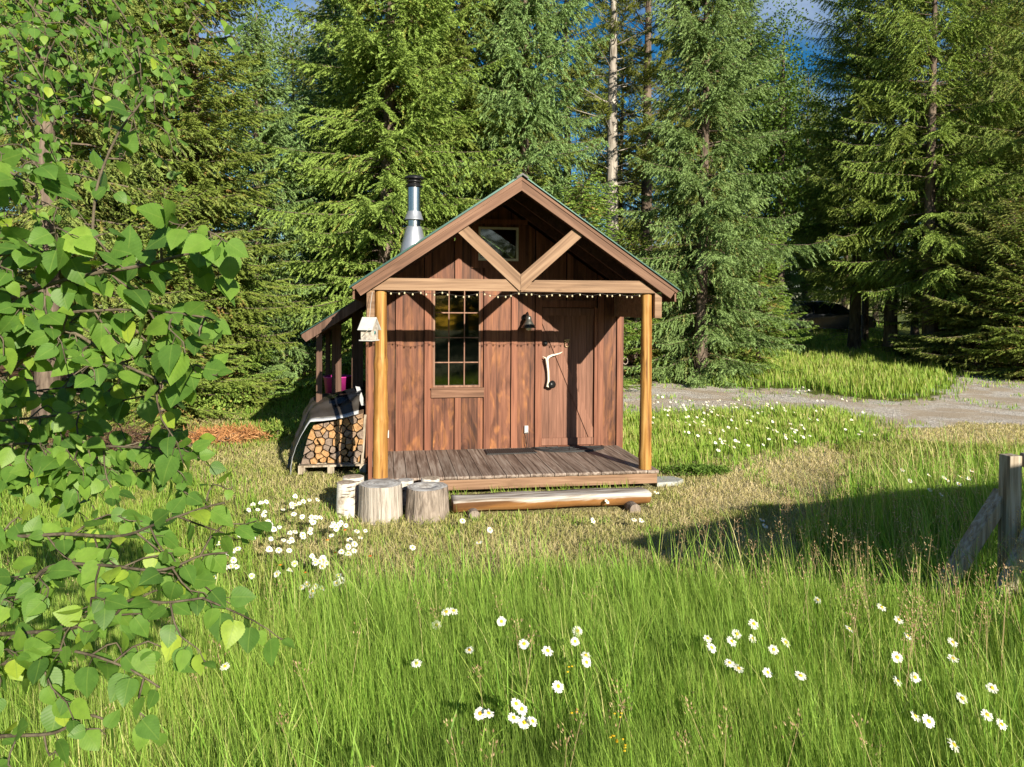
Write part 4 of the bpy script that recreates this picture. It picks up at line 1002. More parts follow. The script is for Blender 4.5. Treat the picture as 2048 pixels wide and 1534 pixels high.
for i, (x, y, k, s) in enumerate([(30.5, 11.0, 'looseB', 1.0)]):
    tree(k, 1400+i*50, 30+i, 'conifer standing out of the picture to the right', s, None, 'conifers right of the picture', (x, y))
for i, (x, y, k) in enumerate([(-6, -40, 'looseB'), (-2.5, -37, 'spruceA'), (1.0, -39, 'firA'), (3.6, -37, 'spruceB'), (7, -40, 'looseB'), (10.5, -42, 'spruceA')]):
    tree(k, 1600+i*50, 40+i, 'conifer standing behind the viewer', .8, None, 'conifers behind the viewer', (x, y))

# ------------------------------------------------------------------ generic leaf clouds, brush and dead boughs
def leafcloud(name, c, size, n, L, seed, mat, label, cat, hang=0., trunk=None, flat=1., clump=26):
    rng = np.random.default_rng(seed)
    cc = rng.normal(size=(clump, 3)); cc /= np.linalg.norm(cc, axis=1)[:, None]; cc *= rng.random((clump, 1))**.4*np.array(size)*.85
    ci = rng.integers(0, clump, n); P = cc[ci]+rng.normal(size=(n, 3))*np.array(size)*.17; P[:, 2] = np.maximum(P[:, 2], -size[2])
    A = rng.normal(size=(n, 3)); A[:, 2] -= hang; A /= np.linalg.norm(A, axis=1)[:, None]
    S = np.cross(A, rng.normal(size=(n, 3))); S /= np.linalg.norm(S, axis=1)[:, None]; l = L*rng.uniform(.6, 1.2, n)[:, None]
    V = np.stack([P, P+A*l*.5+S*l*.33*flat, P+A*l, P+A*l*.5-S*l*.33*flat], 1).reshape(-1, 3)
    t_ = empty(name, tuple(c), label, cat)
    me = fast_mesh('leaves', V, [np.arange(n*4).reshape(-1, 4)], mat, None, {'rnd': ('FACE', 'FLOAT', np.clip(rng.random(n)*.6+rng.random(clump)[ci]*.4, 0, 1)), 'tip': ('FACE', 'FLOAT', rng.random(n))})
    link('foliage', me, t_)
    mb = MB(seed)
    base = (0, 0, -c[2]+float(hgt(c[0], c[1]))-.05) if trunk else (0, 0, -size[2])
    if trunk: mb.tube([base, (0, 0, 0), (0, 0, size[2]*.8)], [trunk, trunk*.7, .02], 8)
    for q in cc[::2]: mb.tube([(q[0]*.1, q[1]*.1, q[2]*.4-size[2]*.2 if trunk else -size[2]), tuple(q*.5), tuple(q)], [.02, .012, .004], 4, False)
    o = mb.build('trunk' if trunk else 'stem', M_BARK, t_); return t_
p = col_at(520, 27, 9.5); leafcloud('broadleaf_tree', p, (2.2, 2.2, 4.0), 7500, .12, 301, M_LEAFBG, 'leafy tree top against the blue gap in the upper left', 'tree', .4, .16)
p = col_at(1560, 29, 9.0); leafcloud('broadleaf_tree', p, (2.3, 2.0, 4.6), 9000, .12, 302, M_LEAFBG, 'dark leafy tree against the blue gap in the upper right', 'tree', .4, .16)
p = col_at(1730, 34, 13.0); leafcloud('broadleaf_tree', p, (2.2, 2.0, 3.0), 4200, .12, 303, M_LEAFBG, 'leafy crown high behind the thick dark trunk right of the car', 'tree', .4, .16)
# brown debris heap behind the cabin
p = at_ground(1340, 757); leafcloud('brush_pile', (p[0], p[1]+1.2, p[2]+.45), (2.5, 1.2, .55), 9000, .22, 304, M_BROWNB, 'pile of dead brown brush between the cabin and the broad spruce', 'brush pile', .2, None, .10, 60)
p = at_ground(1380, 742); leafcloud('dead_bough', (p[0]+.3, p[1]+.4, p[2]+.95), (.75, .35, .22), 1500, .12, 305, M_DEAD, 'orange dead fir bough lying on the brown brush pile', 'branch', .2, None, .22, 14)
p = at_ground(425, 890); leafcloud('dead_bough', (p[0], p[1]+.2, p[2]+.10), (.80, .42, .14), 2600, .12, 306, M_DEAD, 'orange dead fir bough on the grass left of the firewood', 'branch', .1, None, .20, 20)
p = at_ground(150, 930); leafcloud('brush_pile', (p[0], p[1]+.3, p[2]+.22), (1.6, .9, .3), 3500, .14, 307, M_BROWNB, 'brown fallen branches behind the birch leaves at the left', 'brush pile', .1, None, .16, 30)
p = at_ground(330, 850); leafcloud('shrub', (p[0], p[1]+.5, p[2]+.45), (1.3, .6, .42), 4200, .07, 308, M_FIR, 'low bright green shrub left of the dark lawn', 'shrub', 0, None, 1., 40)
p = at_ground(1355, 765); leafcloud('shrub', (p[0]+.6, p[1]+.8, p[2]+.25), (.9, .5, .28), 2600, .07, 309, M_LEAFBG, 'small leafy shrub at the foot of the broad spruce by the gravel', 'shrub', 0, None, 1., 30)
p = at_ground(1392, 948); leafcloud('clover_patch', (p[0], p[1], p[2]+.05), (.42, .22, .07), 2600, .035, 311, M_LEAFBG, 'low patch of dark green clover in the turf right of the deck', 'weeds', -.5, None, 1., 40)
p = at_ground(555, 880); leafcloud('shrub', (p[0], p[1], p[2]+.14), (.28, .2, .16), 700, .07, 310, M_FIR, 'tuft of bright weeds in the cabin shadow beside the tarp', 'weeds', -1., None, .5, 12)

# ------------------------------------------------------------------ birch close to the viewer on the left
def leaf_proto():
    n = 23; t_ = np.linspace(0, 1, n)
    w = np.array([0, .24, .37, .435, .46, .46, .44, .41, .37, .32, .26, .195, .13, .065, 0])
    w = np.interp(t_, np.linspace(0, 1, 15), w)*.93*np.where(np.arange(n) % 2 == 0, 1.0, .94)
    V = []; uv = []
    y = t_-0.07*np.sin(np.pi*np.clip(t_*4, 0, 1))*0
    for i in range(n): V.append((0, y[i], 0)); uv.append((0, t_[i], 0))
    for sg in (-1, 1):
        for i in range(n):
            back = -.10*math.exp(-((t_[i]-.06)/.07)**2) if 0 < i < 3 else 0
            V.append((sg*w[i]*.5, y[i]+back*.6, 0)); uv.append((sg*w[i]*.5, t_[i], 0))
        for i in range(n): V.append((sg*w[i], y[i]+back*0+(-.05*math.sin(math.pi*min(1, t_[i]/.2)) if t_[i] < .2 else 0), 0)); uv.append((sg*w[i], t_[i], 0))
    F = []
    for a, b_ in ((0, n), (n, 2*n), (0, 3*n), (3*n, 4*n)):
        for i in range(n-1): F.append((a+i, a+i+1, b_+i+1, b_+i) if b_ in (3*n,) or (a, b_) == (3*n, 4*n) else (a+i, b_+i, b_+i+1, a+i+1))
    return np.array(V, float), np.array(F), np.array(uv, float)
LV, LF, LUV = leaf_proto()
def build_leaves(items, seed):
    """items: (attach point, direction, normal, size)"""
    rng = np.random.default_rng(seed); Vs, Fs, U, R = [], [], [], []
    for k, (p, d, nrm, sz) in enumerate(items):
        d = np.array(d)/np.linalg.norm(d); nrm = np.array(nrm)-d*np.dot(nrm, d); nrm /= np.linalg.norm(nrm)+1e-9; s_ = np.cross(d, nrm)
        v = LV.copy(); fold = rng.uniform(.0, .17); curl = rng.uniform(-.15, .55); ww = rng.uniform(.86, 1.12); tw = rng.uniform(-.25, .25)
        x = v[:, 0]*ww; y = v[:, 1]; z = np.abs(x)*fold-curl*y*y*.6+.02*np.sin(y*7+k)*x+tw*x*y
        Vs.append(p+(s_*x[:, None]+d*y[:, None]+nrm*z[:, None])*sz); Fs.append(LF+k*len(LV)); U.append(LUV)
        R += [min(1, max(0, rng.normal(.46, .20)+(.35 if rng.random() < .07 else 0)))]*len(LF)
    return np.concatenate(Vs), np.concatenate(Fs), np.concatenate(U), R
def make_birch():
    rg = random.Random(9); rng = np.random.default_rng(9)
    base = col_at(-620, 2.6); t_ = empty('birch_tree', tuple(base), 'leafy young birch close by on the left, its boughs reaching into view', 'tree')
    tr = MB(9); tr.tube([(0, 0, -.05), (.03, 0, 1.0), (.0, .05, 2.0), (.05, .05, 3.2), (.1, 0, 4.6)], [.06, .05, .042, .03, .012], 12)
    tr.build('trunk', M_BIRCH, t_)
    wood = MB(10); items = []
    base = np.array(base)
    def add_leaf(p, dirn, sz):
        nrm = SUN_TO*.6+_Z*.55+rng.normal(size=3)*.42
        d = np.array(dirn)*.75+np.array([0, 0, -rg.uniform(.1, 1.0)])+rng.normal(size=3)*.30; d /= np.linalg.norm(d)
        pet = p+d*sz*.28+rng.normal(size=3)*.004
        wood.tube([tuple(p-base), tuple(pet-base)], [.0011, .0008], 3, False, r=.9); items.append((pet-base, d, nrm, sz))
    def bough(pts, r0, lsz, sp, tw, twl, nleaf=1.0):
        lsz *= .86; tw *= .62; sp *= .64
        """pts: (u, v, Z); twigs of length twl grow every tw metres"""
        P = [pt(*q) for q in pts]; Q = []
        for i in range(len(P)-1):
            for k in range(8):
                a = k/8; p0 = P[max(i-1, 0)]; p1, p2 = P[i], P[i+1]; p3 = P[min(i+2, len(P)-1)]
                Q.append(.5*((2*p1)+(-p0+p2)*a+(2*p0-5*p1+4*p2-p3)*a*a+(-p0+3*p1-3*p2+p3)*a**3))
        Q.append(P[-1]); n = len(Q)
        wood.tube([tuple(q-base) for q in Q], [r0*.45*(1-.8*i/n)+.0012 for i in range(n)], 6)
        acc = 0; accl = 0
        for i in range(1, n):
            dv = Q[i]-Q[i-1]; l = np.linalg.norm(dv); dv = dv/l; acc += l; accl += l
            while accl > sp:
                accl -= sp
                if rg.random() < nleaf: add_leaf(Q[i]-dv*rg.uniform(0, l), dv*.4+rng.normal(size=3)*.8, lsz*rg.uniform(.55, 1.15))
            while acc > tw:
                acc -= tw; sd = rng.normal(size=3); sd -= dv*np.dot(sd, dv); sd /= np.linalg.norm(sd)
                td = dv*.7+sd*.75+np.array([0, 0, -.12]); td /= np.linalg.norm(td); L_ = twl*rg.uniform(.5, 1.2); e = [Q[i]+td*L_*k/5-_Z*L_*.25*(k/5)**2+sd*.02*math.sin(k) for k in range(6)]
                wood.tube([tuple(q-base) for q in e], [.0022, .002, .0018, .0015, .0012, .0009], 4, False)
                m_ = max(2, int(L_/(sp*.85)))
                for k in range(m_):
                    q = (k+.6)/m_; f = q*5; i0 = min(int(f), 4); b0 = e[i0]+(e[i0+1]-e[i0])*(f-i0); sd2 = np.cross(td, rng.normal(size=3)); sd2 /= np.linalg.norm(sd2)
                    add_leaf(b0, td*.5+sd2*.7, lsz*rg.uniform(.6, 1.15)*(.75 if q > .85 else 1))
    T = lambda z: tuple()
    L1 = .062
    # main sunlit bough across the middle left
    bough([(-620, 900, 2.2), (-250, 700, 1.75), (-40, 620, 1.5), (130, 560, 1.38), (290, 530, 1.3), (400, 500, 1.27), (450, 490, 1.25)], .010, L1, .032, .10, .16)
    bough([(-100, 730, 1.6), (80, 640, 1.45), (220, 620, 1.38), (340, 625, 1.34), (440, 640, 1.3)], .006, L1, .034, .11, .14)
    bough([(-40, 800, 1.6), (70, 700, 1.5), (140, 665, 1.45), (230, 720, 1.42), (320, 760, 1.4), (380, 770, 1.38)], .008, L1*.95, .045, .13, .13)
    bough([(-200, 560, 1.5), (0, 510, 1.4), (120, 500, 1.35), (205, 468, 1.33)], .005, L1*1.05, .035, .12, .12)
    # shoot rising against the dark firs
    bough([(170, 560, 1.45), (183, 480, 1.42), (195, 370, 1.40), (235, 270, 1.38), (275, 215, 1.37), (292, 190, 1.36)], .0045, L1*.95, .055, .40, .05, .9)
    bough([(-160, 420, 1.5), (-30, 330, 1.42), (30, 350, 1.4), (70, 370, 1.38)], .005, L1*1.2, .045, .12, .09)
    # darker low boughs
    for q in ([(-300, 900, 2.2), (-60, 850, 2.0), (120, 830, 1.9), (250, 800, 1.85), (300, 790, 1.85)], [(-200, 920, 2.1), (0, 890, 1.95), (150, 890, 1.9), (300, 895, 1.8), (395, 890, 1.8)],
              [(-250, 980, 2.2), (0, 960, 2.0), (160, 950, 1.95), (330, 940, 1.9)], [(-200, 850, 2.3), (20, 790, 2.1), (200, 770, 2.05)]):
        bough(q, .008, .060, .036, .10, .18)
    # lower sunlit boughs
    bough([(-300, 1060, 1.9), (0, 1072, 1.65), (130, 1068, 1.6), (240, 1072, 1.55), (320, 1045, 1.5), (410, 1015, 1.5), (450, 1005, 1.5)], .008, .058, .036, .10, .15)
    bough([(-300, 1250, 1.8), (0, 1210, 1.6), (95, 1135, 1.55), (200, 1130, 1.5), (320, 1140, 1.45), (400, 1112, 1.5), (455, 1105, 1.5)], .007, .060, .042, .10, .16)
    bough([(-300, 1300, 1.8), (-20, 1270, 1.6), (120, 1260, 1.5), (220, 1235, 1.45), (260, 1200, 1.45), (330, 1205, 1.45), (410, 1195, 1.45)], .008, .062, .042, .10, .16)
    bough([(-200, 1400, 1.6), (0, 1330, 1.5), (120, 1300, 1.45), (240, 1330, 1.42), (320, 1375, 1.42)], .006, .058, .040, .10, .14)
    bough([(-200, 1480, 1.6), (0, 1472, 1.5), (110, 1465, 1.45), (170, 1430, 1.45), (235, 1450, 1.45)], .007, .055, .06, .14, .10)
    # far, finer upper-left spread
    for k in range(15):
        u0 = rg.uniform(-160, 330); v0 = rg.uniform(-160, 20); Z_ = rg.uniform(2.4, 3.4)
        bough([(u0-180, v0-60, Z_+.2), (u0-60, v0+40, Z_+.1), (u0+30, v0+130+rg.uniform(-20, 60), Z_), (u0+80+rg.uniform(-40, 60), v0+260+rg.uniform(-30, 60), Z_-.05)], .006, .046, .048, .14, .22, .8)
    for k in range(5):
        v0 = 150+k*70; Z_ = rg.uniform(2.2, 3.0)
        bough([(-250, v0-30, Z_+.2), (-40, v0, Z_), (90+rg.uniform(-20, 50), v0+60, Z_-.05)], .006, .046, .048, .13, .22, .8)
    wood.build('branch', M_TWIG, t_)
    V, F, U, R = build_leaves(items, 4)
    me = fast_mesh('leaves', V, [F], M_LEAF, None, {'luv': ('POINT', 'FLOAT_VECTOR', U), 'rnd': ('FACE', 'FLOAT', R)}, True); link('leaves', me, t_)
    print('birch leaves', len(items))
make_birch()

# ------------------------------------------------------------------ grasses
def blades(P, h, w, seed, lean=.35, wind=(-.15, .05)):
    rng = np.random.default_rng(seed); n = len(P); az = rng.uniform(0, 6.283, n); f = rng.uniform(.05, 1, n)**1.3*lean
    D_ = np.stack([np.cos(az)*f+wind[0], np.sin(az)*f+wind[1], np.zeros(n)], 1); sa = rng.uniform(0, 6.283, n)
    S = np.stack([np.cos(sa), np.sin(sa), np.zeros(n)], 1)
    G = hgt(P[:, 0], P[:, 1])-.01; B = np.stack([P[:, 0], P[:, 1], G], 1); V = np.empty((n, 7, 3), np.float32)
    for i, (q, ww) in enumerate(((0, .8), (.38, 1.), (.72, .7))):
        c = B+D_*(h*q**1.8)[:, None]; c[:, 2] += h*q*(1-.18*f*q)
        V[:, 2*i] = c-S*(w*ww/2)[:, None]; V[:, 2*i+1] = c+S*(w*ww/2)[:, None]
    c = B+D_*h[:, None]; c[:, 2] += h*(1-.18*f); V[:, 6] = c
    i0 = np.arange(n)*7; q1 = np.stack([i0, i0+1, i0+3, i0+2], 1); q2 = np.stack([i0+2, i0+3, i0+5, i0+4], 1); tr = np.stack([i0+4, i0+5, i0+6], 1)
    return V.reshape(-1, 3), [q1, q2, tr], n
def grass_obj(name, P, h, w, rnd, mat, seed, lean=.35, wind=(-.15, .05), label=None):
    V, F, n = blades(P, h, w, seed, lean, wind); tip = np.concatenate([np.full(n, 0.), np.full(n, .4), np.full(n, .9)])
    me = fast_mesh(name, V, F, mat, None, {'rnd': ('FACE', 'FLOAT', np.tile(rnd, 3)), 'tip': ('FACE', 'FLOAT', tip)})
    o = link(name, me); tag(o, label, 'grass', kind='stuff'); print(name, n); return o
rng = np.random.default_rng(55)
def scatter(n, z0, z1, side=.80, pw=1.0):
    """points ahead of the viewpoint, thinning with distance; covers a margin beyond the frame"""
    q = rng.random(n); Z_ = z0*(z1/z0)**(q**pw); X_ = rng.uniform(-side, side, n)*(Z_+.8)
    return CAM[:2]+_Fh[:2]*Z_[:, None]+_R[:2]*X_[:, None], Z_
KEEP = [(-1.72, 1.66, -1.56, 3.2), (-2.5, -1.7, -.25, 2.9), (-.78, 1.25, -2.36, -2.06)]
def clear(P):
    k = np.ones(len(P), bool)
    for x0, x1, y0, y1 in KEEP: k &= ~((P[:, 0] > x0) & (P[:, 0] < x1) & (P[:, 1] > y0) & (P[:, 1] < y1))
    for x, y, r_ in ((-1.505, -2.235, .2), (-1.055, -2.275, .2), (-1.845, -2.1, .1), (-1.79, -1.85, .1)): k &= np.hypot(P[:, 0]-x, P[:, 1]-y) > r_
    return k
# tall lush grass in front and to the right
P, Zd = scatter(800000, 1.7, 14, .82, .95); k = inside(jit(P), TALL) & clear(P); P, Zd = P[k], Zd[k]; far = vnoise(P, 8, 5)
cl_ = vnoise(P, 3.5, 11)*.6+vnoise(P, 9, 12)*.4
edge = np.clip((inside(P+np.array([0, .7]), TALL)*.5+inside(P+np.array([-.1, .35]), TALL)*.3+inside(P+np.array([-.5, .3]), TALL)*.2), 0, 1)
h = (.28+.17*cl_)*(.55+.45*edge)*rng.uniform(.55, 1.25, len(P)); h *= np.where(Zd < 3.2, .85, 1); h *= np.where((P[:, 1] > -5.2) & (P[:, 0] > 1.0), .72, 1); h *= np.clip(.22+.42*np.hypot(P[:, 0]-2.65, P[:, 1]+4.75), 0, 1)
w = rng.uniform(.0022, .0050, len(P))*np.clip(Zd/5, .8, 2.5)
patch = vnoise(P, .9, 13)*.6+vnoise(P, 2.6, 14)*.4
rn = np.clip(rng.normal(.44, .22, len(P))+(patch-.5)*.75+.12*(P[:, 0] < -2.2), 0, 1)
h *= .78+.5*vnoise(P, 1.4, 16); h = np.where(rng.random(len(P)) < .10, h*1.35, h)
grass_obj('tall_grass', P, h, w, rn, M_GRASS, 60, .36, (-.08, .04), 'tall lush green grass filling the foreground and right side')
# long paler stalks standing above the rest
P, Zd = scatter(20000, 1.9, 12, .82); k = inside(jit(P), TALL); P, Zd = P[k], Zd[k]; k = (vnoise(P, 1.6, 15)+.25*(P[:, 0] > .5)) > .45; P, Zd = P[k], Zd[k]
grass_obj('tall_grass', P, rng.uniform(.40, .72, len(P)), rng.uniform(.003, .006, len(P))*np.clip(Zd/5, .8, 2), np.clip(rng.normal(.72, .2, len(P)), 0, 1), M_GRASS, 61, .5, (-.1, .03), 'pale long grass stalks rising above the foreground grass')
P, Zd = scatter(9000, 1.8, 9, .82); k = inside(jit(P), TALL) & (vnoise(P, 2.1, 17) > .4); P, Zd = P[k], Zd[k]
grass_obj('broad_grass', P, rng.uniform(.26, .50, len(P)), rng.uniform(.007, .012, len(P)), np.clip(rng.normal(.5, .2, len(P)), 0, 1), M_GRASS, 59, .8, (-.1, .03), 'broad bent grass leaves scattered through the foreground meadow')
# mown, half dry turf round the cabin and the tracks
P, Zd = scatter(420000, 3.5, 17, .95, .9); Q = jit(P); k = ~inside(Q, TALL) & ~inside(Q, GRAVEL) & ~inside(Q, MEADOW) & ~inside(Q, LUSH) & clear(P) & (P[:, 1] < 9); P, Zd = P[k], Zd[k]
dry_ = np.clip(vnoise(P, .9, 21)*.7+vnoise(P, 4, 22)*.5-.02+(P[:, 1] < 0)*.05, 0, 1); Q = jit(P); dry_ = np.where(inside(Q, BARE) | inside(Q, TRACK), .95, dry_); dry_ = np.where(inside(Q, LEFTG) | inside(Q, BACKG), dry_*.35, dry_)
grass_obj('mown_grass', P, rng.uniform(.015, .07, len(P))*(1+.6*(1-dry_)), rng.uniform(.003, .006, len(P))*np.clip(Zd/6, 1, 2.5), np.clip(rng.normal(.16, .15, len(P))+dry_*.52, 0, 1), M_HAY, 62, 1.7, (0, 0), 'short mown grass mixed with dry straw around the cabin')
# green tufts and taller growth at the left, behind the cabin and in the daisy meadow
def region(name, n, z0, z1, test, hh, col, mat, seed, label, lean=.4, wmul=1.):
    P, Zd = scatter(n, z0, z1, .95, .75); soft = sum(test(jit(P+np.array(o_)), P).astype(float) for o_ in ((0, 0), (.6, .2), (-.6, -.1), (.1, .7), (-.1, -.7)))/5
    k = (rng.random(len(P)) < soft**1.5) & clear(P); P, Zd, soft = P[k], Zd[k], soft[k]
    c = vnoise(P, 2.2, seed)*soft
    grass_obj(name, P, rng.uniform(hh[0], hh[1], len(P))*(.6+.8*c), wmul*rng.uniform(.004, .007, len(P))*np.clip(Zd/5.5, 1, 5), np.clip(rng.normal(col, .2, len(P))+(c-.5)*.3, 0, 1), mat, seed, lean, (-.08, .03), label)
region('meadow_grass', 330000, 8, 24, lambda Q, P: inside(Q, MEADOW), (.06, .20), .68, M_GRASS, 63, 'sunny yellow green meadow grass with daisies right of the cabin')
region('meadow_grass', 120000, 4.5, 10, lambda Q, P: inside(Q, LEFTG) & (vnoise(P, 2.5, 8) > .25), (.06, .22), .55, M_GRASS, 64, 'uneven green grass below the birch boughs on the left')
region('lawn_grass', 160000, 9, 24, lambda Q, P: inside(Q, BACKG), (.05, .14), .4, M_GRASS, 65, 'green lawn in the cabin shadow behind the lean-to')
region('far_grass', 330000, 16, 48, lambda Q, P: inside(Q, LUSH), (.14, .42), .68, M_GRASS, 66, 'long bright grass between the gravel and the trees', .4, 1.1)
region('mown_grass', 50000, 5, 11, lambda Q, P: (vnoise(P, 3.3, 31) > .70) & ~inside(Q, TALL) & ~inside(Q, GRAVEL) & (P[:, 1] < 3), (.03, .09), .55, M_GRASS, 67, 'scattered green tufts in the mown turf around the stumps')
region('gravel_weeds', 30000, 12, 26, lambda Q, P: inside(Q, GRAVEL) & (vnoise(P, 1.2, 32) > .62), (.03, .10), .6, M_GRASS, 68, 'thin weeds growing through the gravel drive')
region('tall_grass', 15000, 7.5, 9, lambda Q, P: (P[:, 1] > -1.75) & (P[:, 1] < -1.56) & (P[:, 0] > -.9) & (P[:, 0] < 1.3), (.05, .16), .5, M_GRASS, 69, 'strip of grass between the deck and the log step')

# seed heads
def seedheads(n, test, hh, seed, label):
    rng = np.random.default_rng(seed); P, Zd = [], []
    q = rng.random(n*30); Z_ = 2.2+q*6; X_ = rng.uniform(-.8, .8, n*30)*Z_; P = CAM[:2]+_Fh[:2]*Z_[:, None]+_R[:2]*X_[:, None]; k = test(P); P = P[k][:n]
    mb = MB(seed); V = []; 
    for x, y in P:
        h = rng.uniform(*hh); g = float(hgt(x, y)); lx, ly = rng.uniform(-.14, .08), rng.uniform(-.08, .08)
        C = lambda s: np.array([x+lx*s*s, y+ly*s*s, g+h*s])
        mb.tube([tuple(C(s)) for s in (0, .5, 1)], [.0016, .0012, .0008], 3, False, r=.9)
        for _ in range(34):
            s = rng.uniform(.78, 1.0); b_ = C(s); a = rng.uniform(0, 6.28); l = rng.uniform(.008, .035)*(1.25-s)*4
            e = b_+np.array([math.cos(a)*l, math.sin(a)*l, l*.9]); d = np.array([math.cos(a), math.sin(a), 1.]); d /= np.linalg.norm(d); s_ = np.cross(d, [0, 0, 1.]); s_ /= np.linalg.norm(s_)
            mb._add([tuple(e-s_*.003), tuple(e+d*.009), tuple(e+s_*.003), tuple(e-d*.005)], [(0, 1, 2, 3)])
    o = mb.build('seed_grass', M_SEED); tag(o, label, 'grass', kind='stuff')
seedheads(300, lambda P: inside(P, TALL) & (P[:, 0] > .6) & (P[:, 1] > -6.6), (.5, .8), 71, 'reddish brown seed heads standing over the right foreground grass')
seedheads(60, lambda P: inside(P, TALL) & (P[:, 0] <= .6), (.45, .65), 72, 'few brownish seed heads in the middle foreground grass')

# ------------------------------------------------------------------ daisies
def daisy_meshes(seed, h, detail=True):
    rg = random.Random(seed); mb = MB(seed); n = 20 if detail else 12; R_ = .023
    for k in range(n):
        a = 2*math.pi*k/n+rg.uniform(-.06, .06); dr = rg.uniform(-.15, .35); l = R_*rg.uniform(.9, 1.08); w = l*.17*(20/n)
        d = Vector((math.cos(a), math.sin(a), 0)); s_ = Vector((-d.y, d.x, 0)); z = lambda q: .002-dr*R_*q*q
        pts_ = [d*.005, d*(l*.55)+s_*w, d*(l*.95)+s_*w*.7, d*l*1.02, d*(l*.95)-s_*w*.7, d*(l*.55)-s_*w]; zz = [z(0), z(.5), z(.9), z(1), z(.9), z(.5)]
        mb._add([(p.x, p.y, q) for p, q in zip(pts_, zz)], [(0, 1, 2, 3, 4, 5)])
    pet = mb
    dm = MB(seed+1); dm.lathe((0, 0, 0), [(.0078, .001), (.0070, .0045), (.0035, .0062), (.0001, .0065)], 12 if detail else 8)
    st = MB(seed+2); st.tube([(0, 0, 0), (.004, .002, -h*.3), (.012, -.006, -h*.7), (.01, .0, -h)], [.0011, .0012, .0014, .0016], 4, False)
    return pet, dm, st
near_pts = [(907,1222),(893,1224),(873,1250),(1003,1243),(1048,1288),(939,1300),(1095,1302),(833,1327),(1155,1262),(1150,1283),(1172,1311),(1173,1325),(1116,1373),(960,1427),(977,1427),(1032,1408),(1043,1418),(1027,1436),(1048,1445),(1065,1443),(1507,1248),(1473,1268),(1415,1277),(1423,1296),(1505,1277),(1463,1283),(1547,1299),(1571,1285),(1459,1326),(1477,1337),(1535,1345),(1601,1352),(1635,1200),(1763,1215),(1797,1240),(1698,1258),(1815,1272),(1905,1285),(1906,1317),(1794,1315),(1795,1362),(1830,1355),(1984,1376),(1924,1397),(1974,1430),(2003,1449),(1830,1433),(1857,1443),(1907,1490),(450,1333)]
def head_pos(u, v, up): return at_ground(u, v, up)
protoD = []
for sd in range(4):
    a, b_, c_ = daisy_meshes(400+sd*10, .45)
    protoD.append((a, b_, c_))
first = {}
rg = random.Random(5)
def orient(o, i):
    # heads look up and towards the light
    d = Vector(SUN_TO)*.9+Vector((rg.uniform(-.45, .45), rg.uniform(-.45, .45), rg.uniform(.35, 1.2))); o.rotation_euler = d.to_track_quat('Z', 'Y').to_euler(); return d
def place_daisy(p, lab, grp, i, single=False, scale=1.):
    k = i % 4; key = (k, single)
    d = Vector(SUN_TO)*.85+Vector((rg.uniform(-.45, .45), rg.uniform(-.45, .45), rg.uniform(.35, 1.3)))
    q = d.to_track_quat('Z', 'Y').to_euler()
    if not single:
        root = empty('daisy', tuple(p), lab, 'flower', grp); root.scale = (scale,)*3
        if key not in first:
            a, b_, c_ = protoD[k]; first[key] = [a.build('petals', M_PETAL, root), b_.build('disc', M_DISC, root), c_.build('stem', M_STEM, root)]; parts = first[key]
        else:
            parts = []
            for s_ in first[key]: c = s_.copy(); COL.objects.link(c); c.parent = root; parts.append(c)
        for o in parts[:2]: o.rotation_euler = q
        parts[2].rotation_euler = (0, 0, rg.uniform(0, 6))
    else:
        if key not in first:
            a, b_, c_ = daisy_meshes(500+k*7, .22, False); m_ = MB(1)
            R3 = Vector(Vector(SUN_TO)*.85+Vector((0, 0, .8))).to_track_quat('Z', 'Y').to_matrix()
            for src, mi_, rot in ((a, 0, True), (b_, 1, True), (c_, 2, False)):
                m_.mi = mi_; vv_ = [tuple(R3 @ Vector(v)) if rot else v for v in src.v]; b0 = len(m_.v); m_.v += vv_
                for f in src.f: m_.f.append([b0+i_ for i_ in f]); m_.m.append(mi_); m_.r.append(.5); m_.sm.append(False)
            o = m_.build('daisy', [M_PETAL, M_DISC, M_STEM]); first[key] = o
        else: o = first[key].copy(); COL.objects.link(o)
        o.location = tuple(p); o.scale = (scale,)*3; o.rotation_euler = (rg.uniform(-.35, .35), rg.uniform(-.35, .35), rg.uniform(-.5, .5)); tag(o, lab, 'flower', grp)
for i, (u, v) in enumerate(near_pts):
    place_daisy(head_pos(u, v, .42+.05*math.sin(i*2.3)), 'white daisy with yellow centre in the near foreground grass', 'daisies in the foreground grass', i, False, rg.uniform(.95, 1.2))
right_pts = [(1805,940),(1820,962),(1858,950),(1888,955),(1895,960),(1920,953),(1937,957),(1943,942),(1918,968),(1860,980),(1883,989),(1524,1040),(1530,1052)]
for i, (u, v) in enumerate(right_pts):
    place_daisy(head_pos(u, v, .33), 'white daisy standing in the tall grass on the right, behind the fence post', 'daisies in the right grass', i, True, 1.05)
def scat_px(n, poly, jx=0):
    out = []; xs_ = [p[0] for p in poly]; ys_ = [p[1] for p in poly]
    while len(out) < n:
        q = (rg.uniform(min(xs_), max(xs_)), rg.uniform(min(ys_), max(ys_)))
        if inside(np.array([q]), np.array(poly, float))[0]:
            out.append(q)
            for _ in range(rg.choice((0, 0, 0, 1, 2))): out.append((q[0]+rg.uniform(-22, 22), q[1]+rg.uniform(-9, 9)))
    return out[:n]
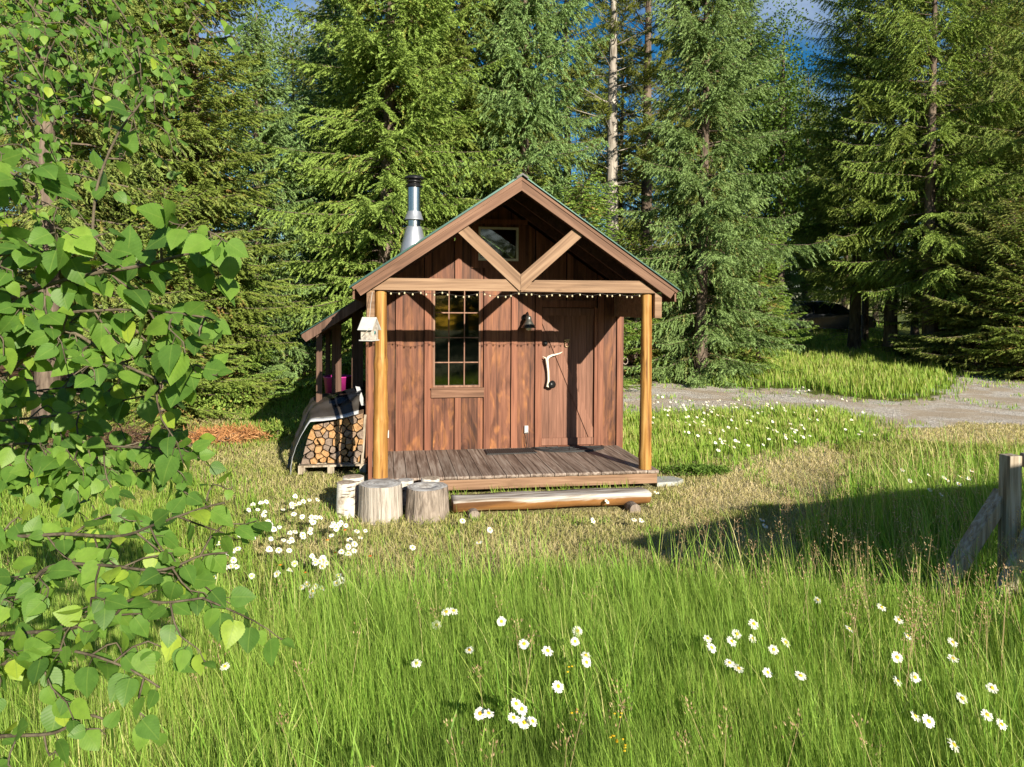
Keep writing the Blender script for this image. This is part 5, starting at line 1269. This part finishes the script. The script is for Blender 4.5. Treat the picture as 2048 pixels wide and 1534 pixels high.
for i, (u, v) in enumerate(scat_px(104, [(480, 1010), (600, 985), (660, 1030), (740, 1050), (740, 1095), (690, 1150), (660, 1195), (560, 1170), (470, 1175), (390, 1150), (400, 1100), (470, 1070)])):
    place_daisy(head_pos(u, v, .20), 'white daisy in the patch left of the stumps', 'daisies left of the stumps', i, True, rg.uniform(.85, 1.15))
for i, (u, v) in enumerate(scat_px(142, [(1255, 790), (1420, 790), (1500, 795), (1600, 780), (1640, 790), (1730, 800), (1755, 850), (1750, 885), (1640, 870), (1480, 905), (1340, 895), (1315, 860)])):
    place_daisy(head_pos(u, v, .16), 'white daisy in the sunny meadow right of the cabin', 'daisies in the meadow right of the cabin', i, True, rg.uniform(.8, 1.25))
for i, (u, v) in enumerate([(1186, 1041), (1268, 1040), (1283, 1041), (1214, 1003), (1313, 985), (958, 1085), (700, 1080), (825, 1095), (980, 1060), (925, 1042)]):
    place_daisy(head_pos(u, v, .10), 'single white daisy in the mown turf in front of the log step', 'daisies in the mown turf', i, True, 1.2)
for i, (u, v) in enumerate([(655, 1080), (672, 1105), (610, 1145), (690, 1060), (740, 1112), (560, 1130)]):
    p = head_pos(u, v, .16); mb = MB(i); mb.lathe((0, 0, 0), [(.012, 0), (.013, .003), (.004, .006), (.0005, .007)], 10); mb.mi = 1; mb.tube([(0, 0, 0), (.003, 0, -.16)], .001, 4, False)
    o = mb.build('hawkweed', [M_HAWK, M_STEM]); o.location = tuple(p); tag(o, 'tiny orange flower among the daisies left of the stumps', 'flower', 'orange flowers among the daisies')
mb = MB(7)
for (u, v) in [(1140, 1338), (1228, 1468), (1240, 1482), (1236, 1430), (1150, 1420), (1245, 1495)]:
    for _ in range(3):
        p = head_pos(u+rg.uniform(-8, 8), v+rg.uniform(-8, 8), .38); b0 = len(mb.v); mb.lathe(tuple(p), [(.006, 0), (.0065, .002), (.001, .004)], 7)
tag(mb.build('buttercups', M_YELLOW), 'scatter of tiny yellow flowers low in the foreground grass', 'flowers', kind='stuff')
